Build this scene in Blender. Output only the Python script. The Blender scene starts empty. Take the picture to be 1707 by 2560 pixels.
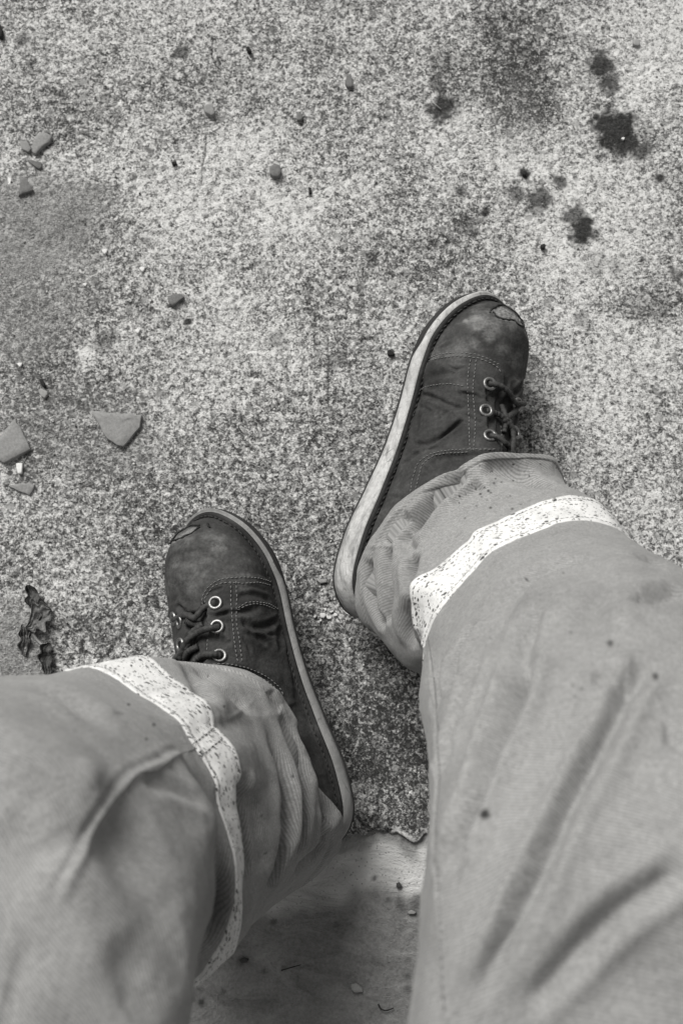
import bpy, math, random
import numpy as np
from mathutils import Vector, Matrix

# ------------------------------------------------------------------ camera, light, exposure
CAM_H = 1.10
TILT = math.radians(12.0)
VFOV = math.radians(44.0)
scene = bpy.context.scene
COL = scene.collection
cam_data = bpy.data.cameras.new('camera')
cam = bpy.data.objects.new('camera', cam_data)
COL.objects.link(cam)
cam.location = (0, 0, CAM_H)
cam.rotation_euler = (TILT, 0, 0)
cam_data.sensor_fit = 'VERTICAL'
cam_data.angle = VFOV
cam_data.clip_start = 0.01
cam_data.clip_end = 200
cam_data.dof.use_dof = True
cam_data.dof.focus_distance = 1.04
cam_data.dof.aperture_fstop = 4.8
scene.camera = cam

SUN_EL, SUN_AZ = math.radians(47), math.radians(-30)     # azimuth from +y towards +x: light comes from the far left
world = bpy.data.worlds.new('World')
scene.world = world
world.use_nodes = True
wn = world.node_tree
bg = wn.nodes['Background']
sky = wn.nodes.new('ShaderNodeTexSky')
sky.sky_type = 'NISHITA'
sky.sun_disc = False
sky.sun_elevation = SUN_EL
sky.sun_rotation = SUN_AZ
grey = wn.nodes.new('ShaderNodeHueSaturation')           # the photograph is black and white
grey.inputs['Saturation'].default_value = 0.0
wn.links.new(sky.outputs[0], grey.inputs['Color'])
tone = wn.nodes.new('ShaderNodeMix')                        # ... on slightly warm paper
tone.data_type, tone.blend_type = 'RGBA', 'MULTIPLY'
tone.inputs[0].default_value = 1.0
wn.links.new(grey.outputs[0], tone.inputs[6])
tone.inputs[7].default_value = (1.0, .985, .95, 1)
wn.links.new(tone.outputs[2], bg.inputs['Color'])
bg.inputs['Strength'].default_value = 0.06
sun_data = bpy.data.lights.new('sun', 'SUN')
sun_data.energy = 2.7
sun_data.angle = math.radians(30)
sun_data.color = (1.0, .985, .945)
sun = bpy.data.objects.new('sun', sun_data)
COL.objects.link(sun)
sd = Vector((math.sin(SUN_AZ) * math.cos(SUN_EL), math.cos(SUN_AZ) * math.cos(SUN_EL), math.sin(SUN_EL)))
sun.rotation_euler = sd.to_track_quat('Z', 'Y').to_euler()
vs = scene.view_settings
vs.view_transform = 'Standard'
try:
    vs.look = 'None'
except Exception:
    pass
vs.gamma = 1.0
vs.use_curve_mapping = False
vs.exposure = 0.43
scene.render.film_transparent = False

# ------------------------------------------------------------------ measuring helpers
F = 1280 / math.tan(VFOV / 2)
FW = np.array([0, math.sin(TILT), -math.cos(TILT)])
UP = np.array([0, math.cos(TILT), math.sin(TILT)])
CP = np.array([0, 0, CAM_H])
rng = np.random.default_rng(7)
random.seed(7)


def proj(p):
    q = p - CP
    d = np.maximum(q @ FW, 1e-3)
    return np.stack([853.5 + F * q[..., 0] / d, 1280 - F * (q @ UP) / d], -1)


def at(px, py, z):
    """the point at height z seen at this place of the photograph"""
    px, py, z = np.broadcast_arrays(np.asarray(px, float), np.asarray(py, float), np.asarray(z, float))
    r = FW + ((px - 853.5) / F)[..., None] * np.array([1, 0, 0]) + ((1280 - py) / F)[..., None] * UP
    s = (z - CAM_H) / r[..., 2]
    return CP + r * s[..., None]


def hashn(i):
    i = (i.astype(np.int64) * 374761393 + 668265263) & 0x7fffffff
    i = ((i ^ (i >> 13)) * 1274126177) & 0x7fffffff
    return ((i ^ (i >> 16)) & 0xffff) / 65535.0


def vnoise(p, scale, seed=0):
    """value noise, -1..1"""
    q = np.asarray(p, float) * scale
    i = np.floor(q).astype(np.int64)
    f = q - i
    f = f * f * (3 - 2 * f)
    n = p.shape[-1]
    out = 0
    for c in range(2 ** n):
        w = 1.0
        k = np.full(p.shape[:-1], seed * 7919 + 11, np.int64)
        for a in range(n):
            b = (c >> a) & 1
            w = w * (f[..., a] if b else 1 - f[..., a])
            k = k * 31337 + (i[..., a] + b) * (73856093, 19349663, 83492791)[a]
            k = (k ^ (k >> 15)) & 0xffffffffff
        out = out + w * hashn(k)
    return out * 2 - 1


def fbm(p, scale, seed=0, octv=3, gain=.5):
    s, a, t = 0, 1.0, 0
    for o in range(octv):
        s = s + a * vnoise(p, scale * 2 ** o, seed + o * 17)
        t += a
        a *= gain
    return s / t


def smooth(a, b, x):
    t = np.clip((x - a) / (b - a), 0, 1)
    return t * t * (3 - 2 * t)


def catmull(P, n, closed=False):
    """n points along a centripetal-ish Catmull-Rom curve through P"""
    P = np.asarray(P, float)
    if closed:
        Q = np.concatenate([P[-1:], P, P[:2]])
    else:
        Q = np.concatenate([2 * P[:1] - P[1:2], P, 2 * P[-1:] - P[-2:-1]])
    seg = np.linalg.norm(np.diff(Q, axis=0), axis=1)
    d = np.maximum(seg, 1e-9) ** .5
    t = np.concatenate([[0], np.cumsum(d)])
    ln = np.concatenate([[0], np.cumsum(seg[1:-1])])
    T1 = t[1:-1]
    s = np.linspace(0, ln[-1], n, endpoint=not closed)
    u = np.interp(s, ln, T1)
    k = np.clip(np.searchsorted(T1, u, side='right') - 1, 0, len(T1) - 2) + 1
    p0, p1, p2, p3 = Q[k - 1], Q[k], Q[k + 1], Q[k + 2]
    t0, t1, t2, t3 = (t[k + j - 1][:, None] for j in range(4))
    u = u[:, None]
    a1 = (t1 - u) / (t1 - t0) * p0 + (u - t0) / (t1 - t0) * p1
    a2 = (t2 - u) / (t2 - t1) * p1 + (u - t1) / (t2 - t1) * p2
    a3 = (t3 - u) / (t3 - t2) * p2 + (u - t2) / (t3 - t2) * p3
    b1 = (t2 - u) / (t2 - t0) * a1 + (u - t0) / (t2 - t0) * a2
    b2 = (t3 - u) / (t3 - t1) * a2 + (u - t1) / (t3 - t1) * a3
    return (t2 - u) / (t2 - t1) * b1 + (u - t1) / (t2 - t1) * b2


# ------------------------------------------------------------------ materials
def new_mat(name):
    m = bpy.data.materials.new(name)
    m.use_nodes = True
    return m, m.node_tree, m.node_tree.nodes['Principled BSDF']


class NT:
    """short-hand for building node trees"""
    def __init__(self, nt):
        self.nt = nt

    def node(self, kind, **kw):
        n = self.nt.nodes.new(kind)
        for k, v in kw.items():
            setattr(n, k, v)
        return n

    def link(self, a, b):
        self.nt.links.new(a, b)

    def put(self, sock, v):
        if isinstance(v, bpy.types.NodeSocket):
            self.link(v, sock)
        else:
            sock.default_value = v

    def math(self, op, a, b=0.0, clamp=False):
        n = self.node('ShaderNodeMath', operation=op, use_clamp=clamp)
        self.put(n.inputs[0], a)
        self.put(n.inputs[1], b)
        return n.outputs[0]

    def noise(self, vec, scale, detail=2, rough=.5, dist=0.0):
        n = self.node('ShaderNodeTexNoise')
        self.link(vec, n.inputs['Vector'])
        n.inputs['Scale'].default_value = scale
        n.inputs['Detail'].default_value = detail
        n.inputs['Roughness'].default_value = rough
        n.inputs['Distortion'].default_value = dist
        return n.outputs['Fac']

    def voro(self, vec, scale, feature='F1', rand=1.0):
        n = self.node('ShaderNodeTexVoronoi', feature=feature)
        self.link(vec, n.inputs['Vector'])
        n.inputs['Scale'].default_value = scale
        n.inputs['Randomness'].default_value = rand
        return n

    def ramp(self, fac, stops, interp='LINEAR'):
        n = self.node('ShaderNodeValToRGB')
        r = n.color_ramp
        r.interpolation = interp
        while len(r.elements) < len(stops):
            r.elements.new(0.5)
        for e, (p, v) in zip(r.elements, stops):
            e.position = p
            e.color = (v, v, v, 1) if not isinstance(v, tuple) else (*v, 1)
        self.link(fac, n.inputs[0])
        return n.outputs[0]

    def mix(self, fac, a, b, blend='MIX'):
        n = self.node('ShaderNodeMix', data_type='RGBA', blend_type=blend)
        self.put(n.inputs[0], fac)
        for s, v in ((n.inputs[6], a), (n.inputs[7], b)):
            if isinstance(v, (int, float)):
                v = (v, v, v, 1)
            self.put(s, v)
        return n.outputs[2]

    def attr(self, name):
        n = self.node('ShaderNodeAttribute', attribute_name=name)
        return n.outputs['Fac']

    def coord(self, which='Object'):
        return self.node('ShaderNodeTexCoord').outputs[which]

    def bump(self, h, strength, dist, normal=None):
        n = self.node('ShaderNodeBump')
        self.link(h, n.inputs['Height'])
        n.inputs['Strength'].default_value = strength
        n.inputs['Distance'].default_value = dist
        if normal:
            self.link(normal, n.inputs['Normal'])
        return n.outputs[0]

    def mapping(self, vec, scale=(1, 1, 1), rot=(0, 0, 0)):
        n = self.node('ShaderNodeMapping')
        self.link(vec, n.inputs['Vector'])
        n.inputs['Scale'].default_value = scale
        n.inputs['Rotation'].default_value = rot
        return n.outputs[0]


def tint(v, w=0.0):
    """a grey with the print's slight tone: w > 0 warmer"""
    return (v * (1 + .02 * w), v, v * (1 - .03 * w), 1)


def mat_concrete():
    m, nt, b = new_mat('worn_concrete')
    N = NT(nt)
    co = N.coord()
    wob = N.node('ShaderNodeTexNoise')
    N.link(co, wob.inputs['Vector'])
    wob.inputs['Scale'].default_value = 260
    va = N.node('ShaderNodeVectorMath', operation='MULTIPLY_ADD')
    N.link(wob.outputs['Color'], va.inputs[0])
    va.inputs[1].default_value = (.003, .003, .003)
    N.link(co, va.inputs[2])
    wv = va.outputs[0]
    c1 = N.voro(wv, 470)
    c2 = N.voro(wv, 820)
    s1 = N.node('ShaderNodeSeparateColor')
    N.link(c1.outputs['Color'], s1.inputs[0])
    s2 = N.node('ShaderNodeSeparateColor')
    N.link(c2.outputs['Color'], s2.inputs[0])
    n1 = N.noise(co, 540, 4, .64)
    n2 = N.noise(co, 150, 4, .62)
    big = N.noise(co, 7, 4, .6)
    mid = N.noise(co, 26, 4, .62)
    g = N.math('MULTIPLY', s1.outputs[0], .26)
    g = N.math('MULTIPLY_ADD', s2.outputs[0], .15)
    nt.links.remove(g.node.inputs[2].links[0]) if g.node.inputs[2].links else None
    g1 = N.math('MULTIPLY', s1.outputs[0], .24)
    N.link(g1, g.node.inputs[2])
    g = N.math('ADD', g, N.math('MULTIPLY', n1, .62))
    g = N.math('ADD', g, N.math('MULTIPLY', N.math('SUBTRACT', n2, .5), .62))
    g = N.math('ADD', g, N.math('MULTIPLY', N.math('SUBTRACT', mid, .5), .26))
    g = N.math('ADD', g, N.math('MULTIPLY', N.math('SUBTRACT', big, .5), .32))
    g = N.math('SUBTRACT', N.math('ADD', g, .046), N.math('MULTIPLY', N.attr('dirt_shade'), .15))
    g = N.math('ADD', g, N.math('MULTIPLY', N.attr('pale'), .22))
    col = N.ramp(g, [(.28, .035), (.38, .085), (.46, .175), (.53, .31), (.60, .47), (.68, .66), (.9, .78)])
    ag = N.voro(wv, 62)
    sa = N.node('ShaderNodeSeparateColor')
    N.link(ag.outputs['Color'], sa.inputs[0])
    peb = N.math('MULTIPLY', N.math('GREATER_THAN', sa.outputs[0], .80), N.ramp(N.math('ADD', ag.outputs['Distance'], N.math('MULTIPLY', n2, .18)), [(.27, 1.0), (.34, 0.0)]))
    col = N.mix(N.math('MULTIPLY', peb, .78), col, N.ramp(N.math('ADD', N.math('MULTIPLY', sa.outputs[1], .6), N.math('MULTIPLY', n1, .4)), [(.2, .10), (.7, .38)]))
    ag2 = N.voro(wv, 135)
    sb = N.node('ShaderNodeSeparateColor')
    N.link(ag2.outputs['Color'], sb.inputs[0])
    peb2 = N.math('MULTIPLY', N.math('GREATER_THAN', sb.outputs[0], .74), N.ramp(N.math('ADD', ag2.outputs['Distance'], N.math('MULTIPLY', n1, .22)), [(.30, 1.0), (.42, 0.0)]))
    col = N.mix(N.math('MULTIPLY', peb2, .7), col, N.ramp(N.math('ADD', N.math('MULTIPLY', sb.outputs[1], .7), N.math('MULTIPLY', n1, .3)), [(.15, .06), (.5, .17), (.85, .40)]))
    # fine silt over the left side: lower contrast, brown-grey
    silt = N.ramp(N.math('ADD', N.math('MULTIPLY', n1, .6), N.math('MULTIPLY', s2.outputs[1], .4)),
                  [(.25, .085), (.5, .215), (.62, .28), (.8, .42)])
    col = N.mix(N.math('MULTIPLY', N.attr('silt'), .8), col, silt)
    # damp oily spots
    spot = N.ramp(N.math('ADD', N.math('MULTIPLY', n1, .7), N.math('MULTIPLY', s2.outputs[2], .3)),
                  [(.3, .012), (.6, .03), (.8, .08)])
    col = N.mix(N.attr('spot'), col, spot)
    # hairline crack
    col = N.mix(N.attr('crack'), col, .04)
    N.link(col, b.inputs['Base Color'])
    b.inputs['Roughness'].default_value = .9
    b.inputs['Specular IOR Level'].default_value = .25
    h = N.math('ADD', g, N.math('MULTIPLY', c2.outputs['Distance'], .35))
    N.link(N.bump(h, .9, .0016), b.inputs['Normal'])
    return m


def mat_screed():
    m, nt, b = new_mat('smooth_screed')
    N = NT(nt)
    co = N.coord()
    st = N.mapping(co, (24, 42, 30), (0, 0, .12))
    n0 = N.noise(st, 1, 5, .65, 1.2)
    n1 = N.noise(co, 420, 3, .6)
    n2 = N.noise(co, 18, 4, .6)
    g = N.math('ADD', N.math('MULTIPLY', n0, .55), N.math('MULTIPLY', n1, .35))
    g = N.math('ADD', g, N.math('MULTIPLY', n2, .25))
    col = N.ramp(g, [(.34, .085), (.50, .20), (.66, .30), (.85, .42)])
    v = N.voro(co, 260)
    sp = N.ramp(v.outputs['Distance'], [(.12, .16), (.24, .72)])
    pale = N.mix(N.math('MULTIPLY', n1, .9), sp, .62)
    col = N.mix(N.attr('pale'), col, pale)
    col = N.mix(N.attr('spot'), col, .035)
    N.link(col, b.inputs['Base Color'])
    b.inputs['Roughness'].default_value = .85
    b.inputs['Specular IOR Level'].default_value = .25
    h = N.math('ADD', N.math('MULTIPLY', n0, 1.0), N.math('MULTIPLY', n1, .3))
    N.link(N.bump(h, .9, .004), b.inputs['Normal'])
    return m


def mat_cloth(name, base):
    m, nt, b = new_mat(name)
    N = NT(nt)
    uv = N.coord('UV')
    ob = N.coord()
    wv = N.node('ShaderNodeTexWave', wave_type='BANDS', bands_direction='X', wave_profile='SIN')
    mp = N.mapping(uv, (1, 1, 1), (0, 0, math.radians(62)))
    N.link(mp, wv.inputs['Vector'])
    wv.inputs['Scale'].default_value = 168
    wv.inputs['Distortion'].default_value = .5
    wv.inputs['Detail'].default_value = 2
    wv.inputs['Detail Scale'].default_value = 1.2
    tw = wv.outputs['Fac']
    fine = N.noise(uv, 620, 4, .75)
    wash = N.noise(ob, 16, 4, .6)
    wash2 = N.noise(ob, 55, 3, .6)
    v = N.math('ADD', N.math('MULTIPLY', wash, .55), N.math('MULTIPLY', wash2, .45))
    col = N.ramp(v, [(.3, base * .84), (.5, base), (.7, base * 1.13)])
    col = N.mix(.60, col, N.ramp(tw, [(.1, .55), (.55, 1.0), (1, 1.12)]), 'MULTIPLY')
    col = N.mix(.9, col, N.ramp(fine, [(.28, .60), (.5, 1.0), (.72, 1.32)]), 'MULTIPLY')
    fuzz = N.noise(uv, 240, 3, .7)
    col = N.mix(.8, col, N.ramp(fuzz, [(.3, .80), (.5, 1.0), (.7, 1.18)]), 'MULTIPLY')
    col = N.mix(N.attr('stain'), col, .035)
    col = N.mix(N.math('MULTIPLY', N.attr('grime_shade'), .45), col, base * .35)  # shade of cuffs and hollows painted into the cloth colour
    N.link(col, b.inputs['Base Color'])
    b.inputs['Roughness'].default_value = .95
    b.inputs['Specular IOR Level'].default_value = .1
    b.inputs['Sheen Weight'].default_value = .12
    b.inputs['Sheen Roughness'].default_value = .6
    h = N.math('MULTIPLY', fine, .8)
    N.link(N.bump(h, .5, .0005), b.inputs['Normal'])
    return m


def mat_band():
    m, nt, b = new_mat('reflective_tape')
    N = NT(nt)
    uv = N.coord('UV')
    ob = N.coord()
    # paint specks: elongated, mixed sizes
    def specks(scale, lim, rot, sq):
        mp = N.mapping(uv, (1, sq, 1), (0, 0, rot))
        v = N.voro(mp, scale)
        sep = N.node('ShaderNodeSeparateColor')
        N.link(v.outputs['Color'], sep.inputs[0])
        size = N.math('MULTIPLY', N.math('POWER', sep.outputs[0], 2.5), lim)
        return N.math('LESS_THAN', v.outputs['Distance'], size)
    s = N.math('MAXIMUM', specks(230, .46, .5, 2.2), specks(115, .30, -.7, 2.0))
    s = N.math('MAXIMUM', s, specks(420, .44, 1.2, 1.8))
    grime_shade = N.noise(ob, 60, 4, .65)
    fine = N.noise(uv, 800, 2, .6)
    col = N.ramp(N.math('ADD', N.math('MULTIPLY', grime_shade, .7), N.math('MULTIPLY', fine, .3)), [(.3, .50), (.5, .72), (.7, .82)])
    col = N.mix(s, col, .045)
    N.link(col, b.inputs['Base Color'])
    b.inputs['Roughness'].default_value = .55
    h = N.noise(ob, 110, 3, .6)
    N.link(N.bump(h, .35, .0015), b.inputs['Normal'])
    return m


def mat_leather(name, base, worn=True):
    m, nt, b = new_mat(name)
    N = NT(nt)
    ob = N.coord()
    n1 = N.noise(ob, 38, 4, .62)
    n2 = N.noise(ob, 420, 3, .6)
    n3 = N.noise(N.mapping(ob, (40, 150, 60), (0, 0, .9)), 1, 4, .6)
    v = N.math('ADD', N.math('MULTIPLY', n1, .6), N.math('MULTIPLY', n2, .25))
    v = N.math('ADD', v, N.math('MULTIPLY', n3, .2))
    col = N.ramp(v, [(.34, base * .5), (.48, base * .85), (.58, base * 1.3), (.72, base * 2.3)])
    if worn:
        sc = N.math('MULTIPLY', N.attr('scuff'), N.ramp(N.math('ADD', N.math('MULTIPLY', n3, .6), N.math('MULTIPLY', n2, .4)), [(.35, .15), (.65, 1.0)]))
        col = N.mix(sc, col, .24)
        col = N.mix(N.attr('torn'), col, N.ramp(n2, [(.3, .10), (.7, .26)]))
    N.link(col, b.inputs['Base Color'])
    b.inputs['Roughness'].default_value = .85
    b.inputs['Specular IOR Level'].default_value = .16
    vo = N.voro(ob, 750)
    h = N.math('ADD', N.math('MULTIPLY', vo.outputs['Distance'], .5), N.math('MULTIPLY', n2, .8))
    N.link(N.bump(h, .45, .0007), b.inputs['Normal'])
    return m


def mat_plain(name, lo, hi, rough=.7, scale=120, metal=0.0, bump=.4, bdist=.0008, spec=.3):
    m, nt, b = new_mat(name)
    N = NT(nt)
    ob = N.coord()
    n1 = N.noise(ob, scale, 5, .65)
    n2 = N.noise(ob, scale * 7, 3, .6)
    v = N.math('ADD', N.math('MULTIPLY', n1, .6), N.math('MULTIPLY', n2, .4))
    N.link(N.ramp(v, [(.33, lo), (.66, hi)]), b.inputs['Base Color'])
    b.inputs['Roughness'].default_value = rough
    b.inputs['Metallic'].default_value = metal
    b.inputs['Specular IOR Level'].default_value = spec
    N.link(N.bump(v, bump, bdist), b.inputs['Normal'])
    return m


M_CONC = mat_concrete()
M_SCREED = mat_screed()
M_CLOTH = mat_cloth('trouser_twill', .295)
M_BAND = mat_band()
M_LEATHER = mat_leather('boot_leather', .044)
M_DARKLEATHER = mat_leather('welt_leather', .030, False)
M_TONGUE = mat_leather('tongue_leather', .03, False)
def mat_midsole(name, grime_shade):
    m, nt, b = new_mat(name)
    N = NT(nt)
    ob = N.coord()
    n1 = N.noise(ob, 48, 5, .7)
    n2 = N.noise(ob, 230, 4, .65)
    n3 = N.noise(N.mapping(ob, (90, 30, 160), (0, 0, .4)), 1, 4, .7)
    col = N.ramp(N.math('ADD', N.math('MULTIPLY', n1, .65), N.math('MULTIPLY', n2, .35)), [(.34, .30), (.5, .50), (.66, .64)])
    col = N.mix(N.ramp(n3, [(.49 - .19 * grime_shade, .6 * grime_shade), (.68 - .1 * grime_shade, .8)]), col, .15)
    v = N.voro(N.mapping(ob, (1, 1, 2.5)), 75, 'DISTANCE_TO_EDGE')
    col = N.mix(N.math('MULTIPLY', N.ramp(v.outputs['Distance'], [(.0, 1.0), (.035, 0.0)]), N.ramp(n1, [(.5, 0.0), (.62, .8)])), col, .07)
    N.link(col, b.inputs['Base Color'])
    b.inputs['Roughness'].default_value = .7
    b.inputs['Specular IOR Level'].default_value = .25
    N.link(N.bump(N.math('ADD', n2, n3), .5, .001), b.inputs['Normal'])
    return m


M_MIDSOLE = mat_midsole('midsole_rubber', 0.0)
M_MIDSOLE_SHADED = mat_midsole('shaded_midsole_rubber', 1.0)  # darker copy for the left boot, its shade painted into the rubber
M_OUTSOLE = mat_plain('outsole_rubber', .018, .035, .8, 60)
M_METAL = mat_plain('eyelet_metal', .12, .38, .45, 160, metal=1.0, bump=.5, spec=.5)
M_LACE = mat_plain('lace_cord', .018, .07, .55, 300, bump=1.0, bdist=.001)
M_THREAD = mat_plain('pale_thread', .14, .24, .8, 300)
M_DTHREAD = mat_plain('dark_thread', .03, .07, .8, 300)
M_HOLE = mat_plain('hole_shadow', .008, .012, 1.0)
M_SLATE = mat_plain('slate_shard', .18, .33, .85, 420, bump=.5)
M_SLATE_D = mat_plain('dark_shard', .10, .22, .85, 420, bump=.6)
M_BLACKBIT = mat_plain('charred_bit', .012, .035, .9, 150)
M_QUARTZ = mat_plain('white_grit', .55, .85, .5, 200)
M_GRITG = mat_plain('grey_grit', .20, .40, .8, 200)
M_GRITD = mat_plain('dark_grit', .03, .09, .8, 200)
M_LEAF = mat_plain('dead_leaf', .05, .24, .7, 60, bump=1.0, bdist=.003)
M_LEAF_D = mat_plain('rotten_leaf', .025, .12, .7, 70, bump=1.0, bdist=.003)
M_STRAW = mat_plain('straw', .22, .40, .7, 200)
M_JACKET = mat_plain('jacket_cloth', .05, .09, .95, 40)


# ------------------------------------------------------------------ object helpers
def mesh_np(name, V, faces, mats, parent=None, origin=None, uv=None, attrs=None, fmat=None, smooth_=True):
    """link ONE mesh object; V in world coordinates; faces is an (n,4)/(n,3) array or a list of those"""
    base = np.zeros(3)
    if parent is not None:
        p, base = parent, np.zeros(3)
        while p is not None:
            base = base + np.array(p.location)
            p = p.parent
    org = np.zeros(3) if parent is not None else np.array(origin if origin is not None else (0, 0, 0), float)
    me = bpy.data.meshes.new(name)
    V = np.asarray(V, float).reshape(-1, 3) - base - org
    fl = faces if isinstance(faces, list) else [faces]
    fl = [np.asarray(f, np.int32) for f in fl if len(f)]
    idx = np.concatenate([f.ravel() for f in fl])
    tot = np.concatenate([np.full(len(f), f.shape[1], np.int32) for f in fl])
    me.vertices.add(len(V))
    me.vertices.foreach_set('co', V.astype(np.float32).ravel())
    me.loops.add(len(idx))
    me.loops.foreach_set('vertex_index', idx)
    me.polygons.add(len(tot))
    me.polygons.foreach_set('loop_start', np.concatenate([[0], np.cumsum(tot)[:-1]]).astype(np.int32))
    if smooth_:
        me.polygons.foreach_set('use_smooth', np.ones(len(tot), bool))
    for m in (mats if isinstance(mats, (list, tuple)) else [mats]):
        me.materials.append(m)
    if fmat is not None:
        me.polygons.foreach_set('material_index', np.asarray(fmat, np.int32))
    if uv is not None:
        l = me.uv_layers.new(name='UVMap')
        l.data.foreach_set('uv', np.asarray(uv, np.float32)[idx].ravel())
    me.update(calc_edges=True)
    me.validate()
    for k, v in (attrs or {}).items():
        a = me.attributes.new(k, 'FLOAT', 'POINT')
        a.data.foreach_set('value', np.asarray(v, np.float32).ravel())
    o = bpy.data.objects.new(name, me)
    COL.objects.link(o)
    if parent is not None:
        o.parent = parent
    else:
        o.location = org
    return o


def tag(o, label=None, cat=None, group=None, kind=None):
    for k, v in (('label', label), ('category', cat), ('group', group), ('kind', kind)):
        if v:
            o[k] = v
    return o


def grid_faces(nu, nv, wrap=False):
    i = np.arange(nu - 1)[:, None]
    j = np.arange(nv if wrap else nv - 1)[None, :]
    j2 = (j + 1) % nv
    a = i * nv + j
    return np.stack([a, i * nv + j2, (i + 1) * nv + j2, (i + 1) * nv + j], -1).reshape(-1, 4)


def grid_normals(P, wrap):
    du = np.gradient(P, axis=0)
    if wrap:
        dv = (np.roll(P, -1, 1) - np.roll(P, 1, 1)) / 2
    else:
        dv = np.gradient(P, axis=1)
    n = np.cross(du, dv)
    return n / np.maximum(np.linalg.norm(n, axis=-1, keepdims=True), 1e-12)


def tube(path, r, nseg=10, cap=True):
    """tube along a path (n,3); r scalar or per point -> V, faces list"""
    path = np.asarray(path, float)
    n = len(path)
    r = np.broadcast_to(np.asarray(r, float), (n,))
    t = np.gradient(path, axis=0)
    t /= np.maximum(np.linalg.norm(t, axis=1, keepdims=True), 1e-12)
    ref = np.array([0.3, 0.2, 1.0])
    ref /= np.linalg.norm(ref)
    rows = []
    nrm = np.cross(t[0], ref)
    nrm /= np.linalg.norm(nrm)
    for k in range(n):
        nrm = nrm - t[k] * (nrm @ t[k])
        nrm /= max(np.linalg.norm(nrm), 1e-12)
        b = np.cross(t[k], nrm)
        a = np.linspace(0, 2 * np.pi, nseg, endpoint=False)
        rows.append(path[k] + r[k] * (np.cos(a)[:, None] * nrm + np.sin(a)[:, None] * b))
    V = np.concatenate(rows)
    Fc = [grid_faces(n, nseg, True)]
    if cap:
        c0, c1 = len(V), len(V) + 1
        V = np.concatenate([V, path[:1], path[-1:]])
        j = np.arange(nseg)
        Fc.append(np.stack([np.full(nseg, c0), (j + 1) % nseg, j], 1))
        o = (n - 1) * nseg
        Fc.append(np.stack([np.full(nseg, c1), o + j, o + (j + 1) % nseg], 1))
    return V, Fc


class Soup:
    """collects small pieces into one mesh"""
    def __init__(self):
        self.V, self.F, self.M, self.n = [], {}, {}, 0

    def add(self, V, faces, mi=0):
        for f in (faces if isinstance(faces, list) else [faces]):
            f = np.asarray(f, np.int64)
            self.F.setdefault(f.shape[1], []).append(f + self.n)
            self.M.setdefault(f.shape[1], []).append(np.full(len(f), mi))
        self.V.append(np.asarray(V, float))
        self.n += len(V)

    def build(self, name, mats, parent=None, origin=None, smooth_=True):
        ks = sorted(self.F)
        return mesh_np(name, np.concatenate(self.V), [np.concatenate(self.F[k]) for k in ks], mats, parent, origin,
                       fmat=np.concatenate([np.concatenate(self.M[k]) for k in ks]), smooth_=smooth_)


def seg_dist(P, A, B):
    """distance of points P to the segment AB and the parameter along it"""
    d = B - A
    l = max(d @ d, 1e-14)
    t = np.clip(((P - A) @ d) / l, 0, 1)
    return np.linalg.norm(P - A - t[:, None] * d, axis=1), t


def poly_dist(P, L):
    best = np.full(len(P), 1e9)
    par = np.zeros(len(P))
    n = len(L) - 1
    for i in range(n):
        d, t = seg_dist(P, L[i], L[i + 1])
        m = d < best
        best[m] = d[m]
        par[m] = (i + t[m]) / n
    return best, par


def in_poly(x, y, poly):
    c = np.zeros(x.shape, bool)
    n = len(poly)
    for i in range(n):
        x0, y0 = poly[i]
        x1, y1 = poly[(i + 1) % n]
        if y0 == y1:
            continue
        m = ((y0 > y) != (y1 > y)) & (x < (x1 - x0) * (y - y0) / (y1 - y0) + x0)
        c ^= m
    return c


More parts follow.
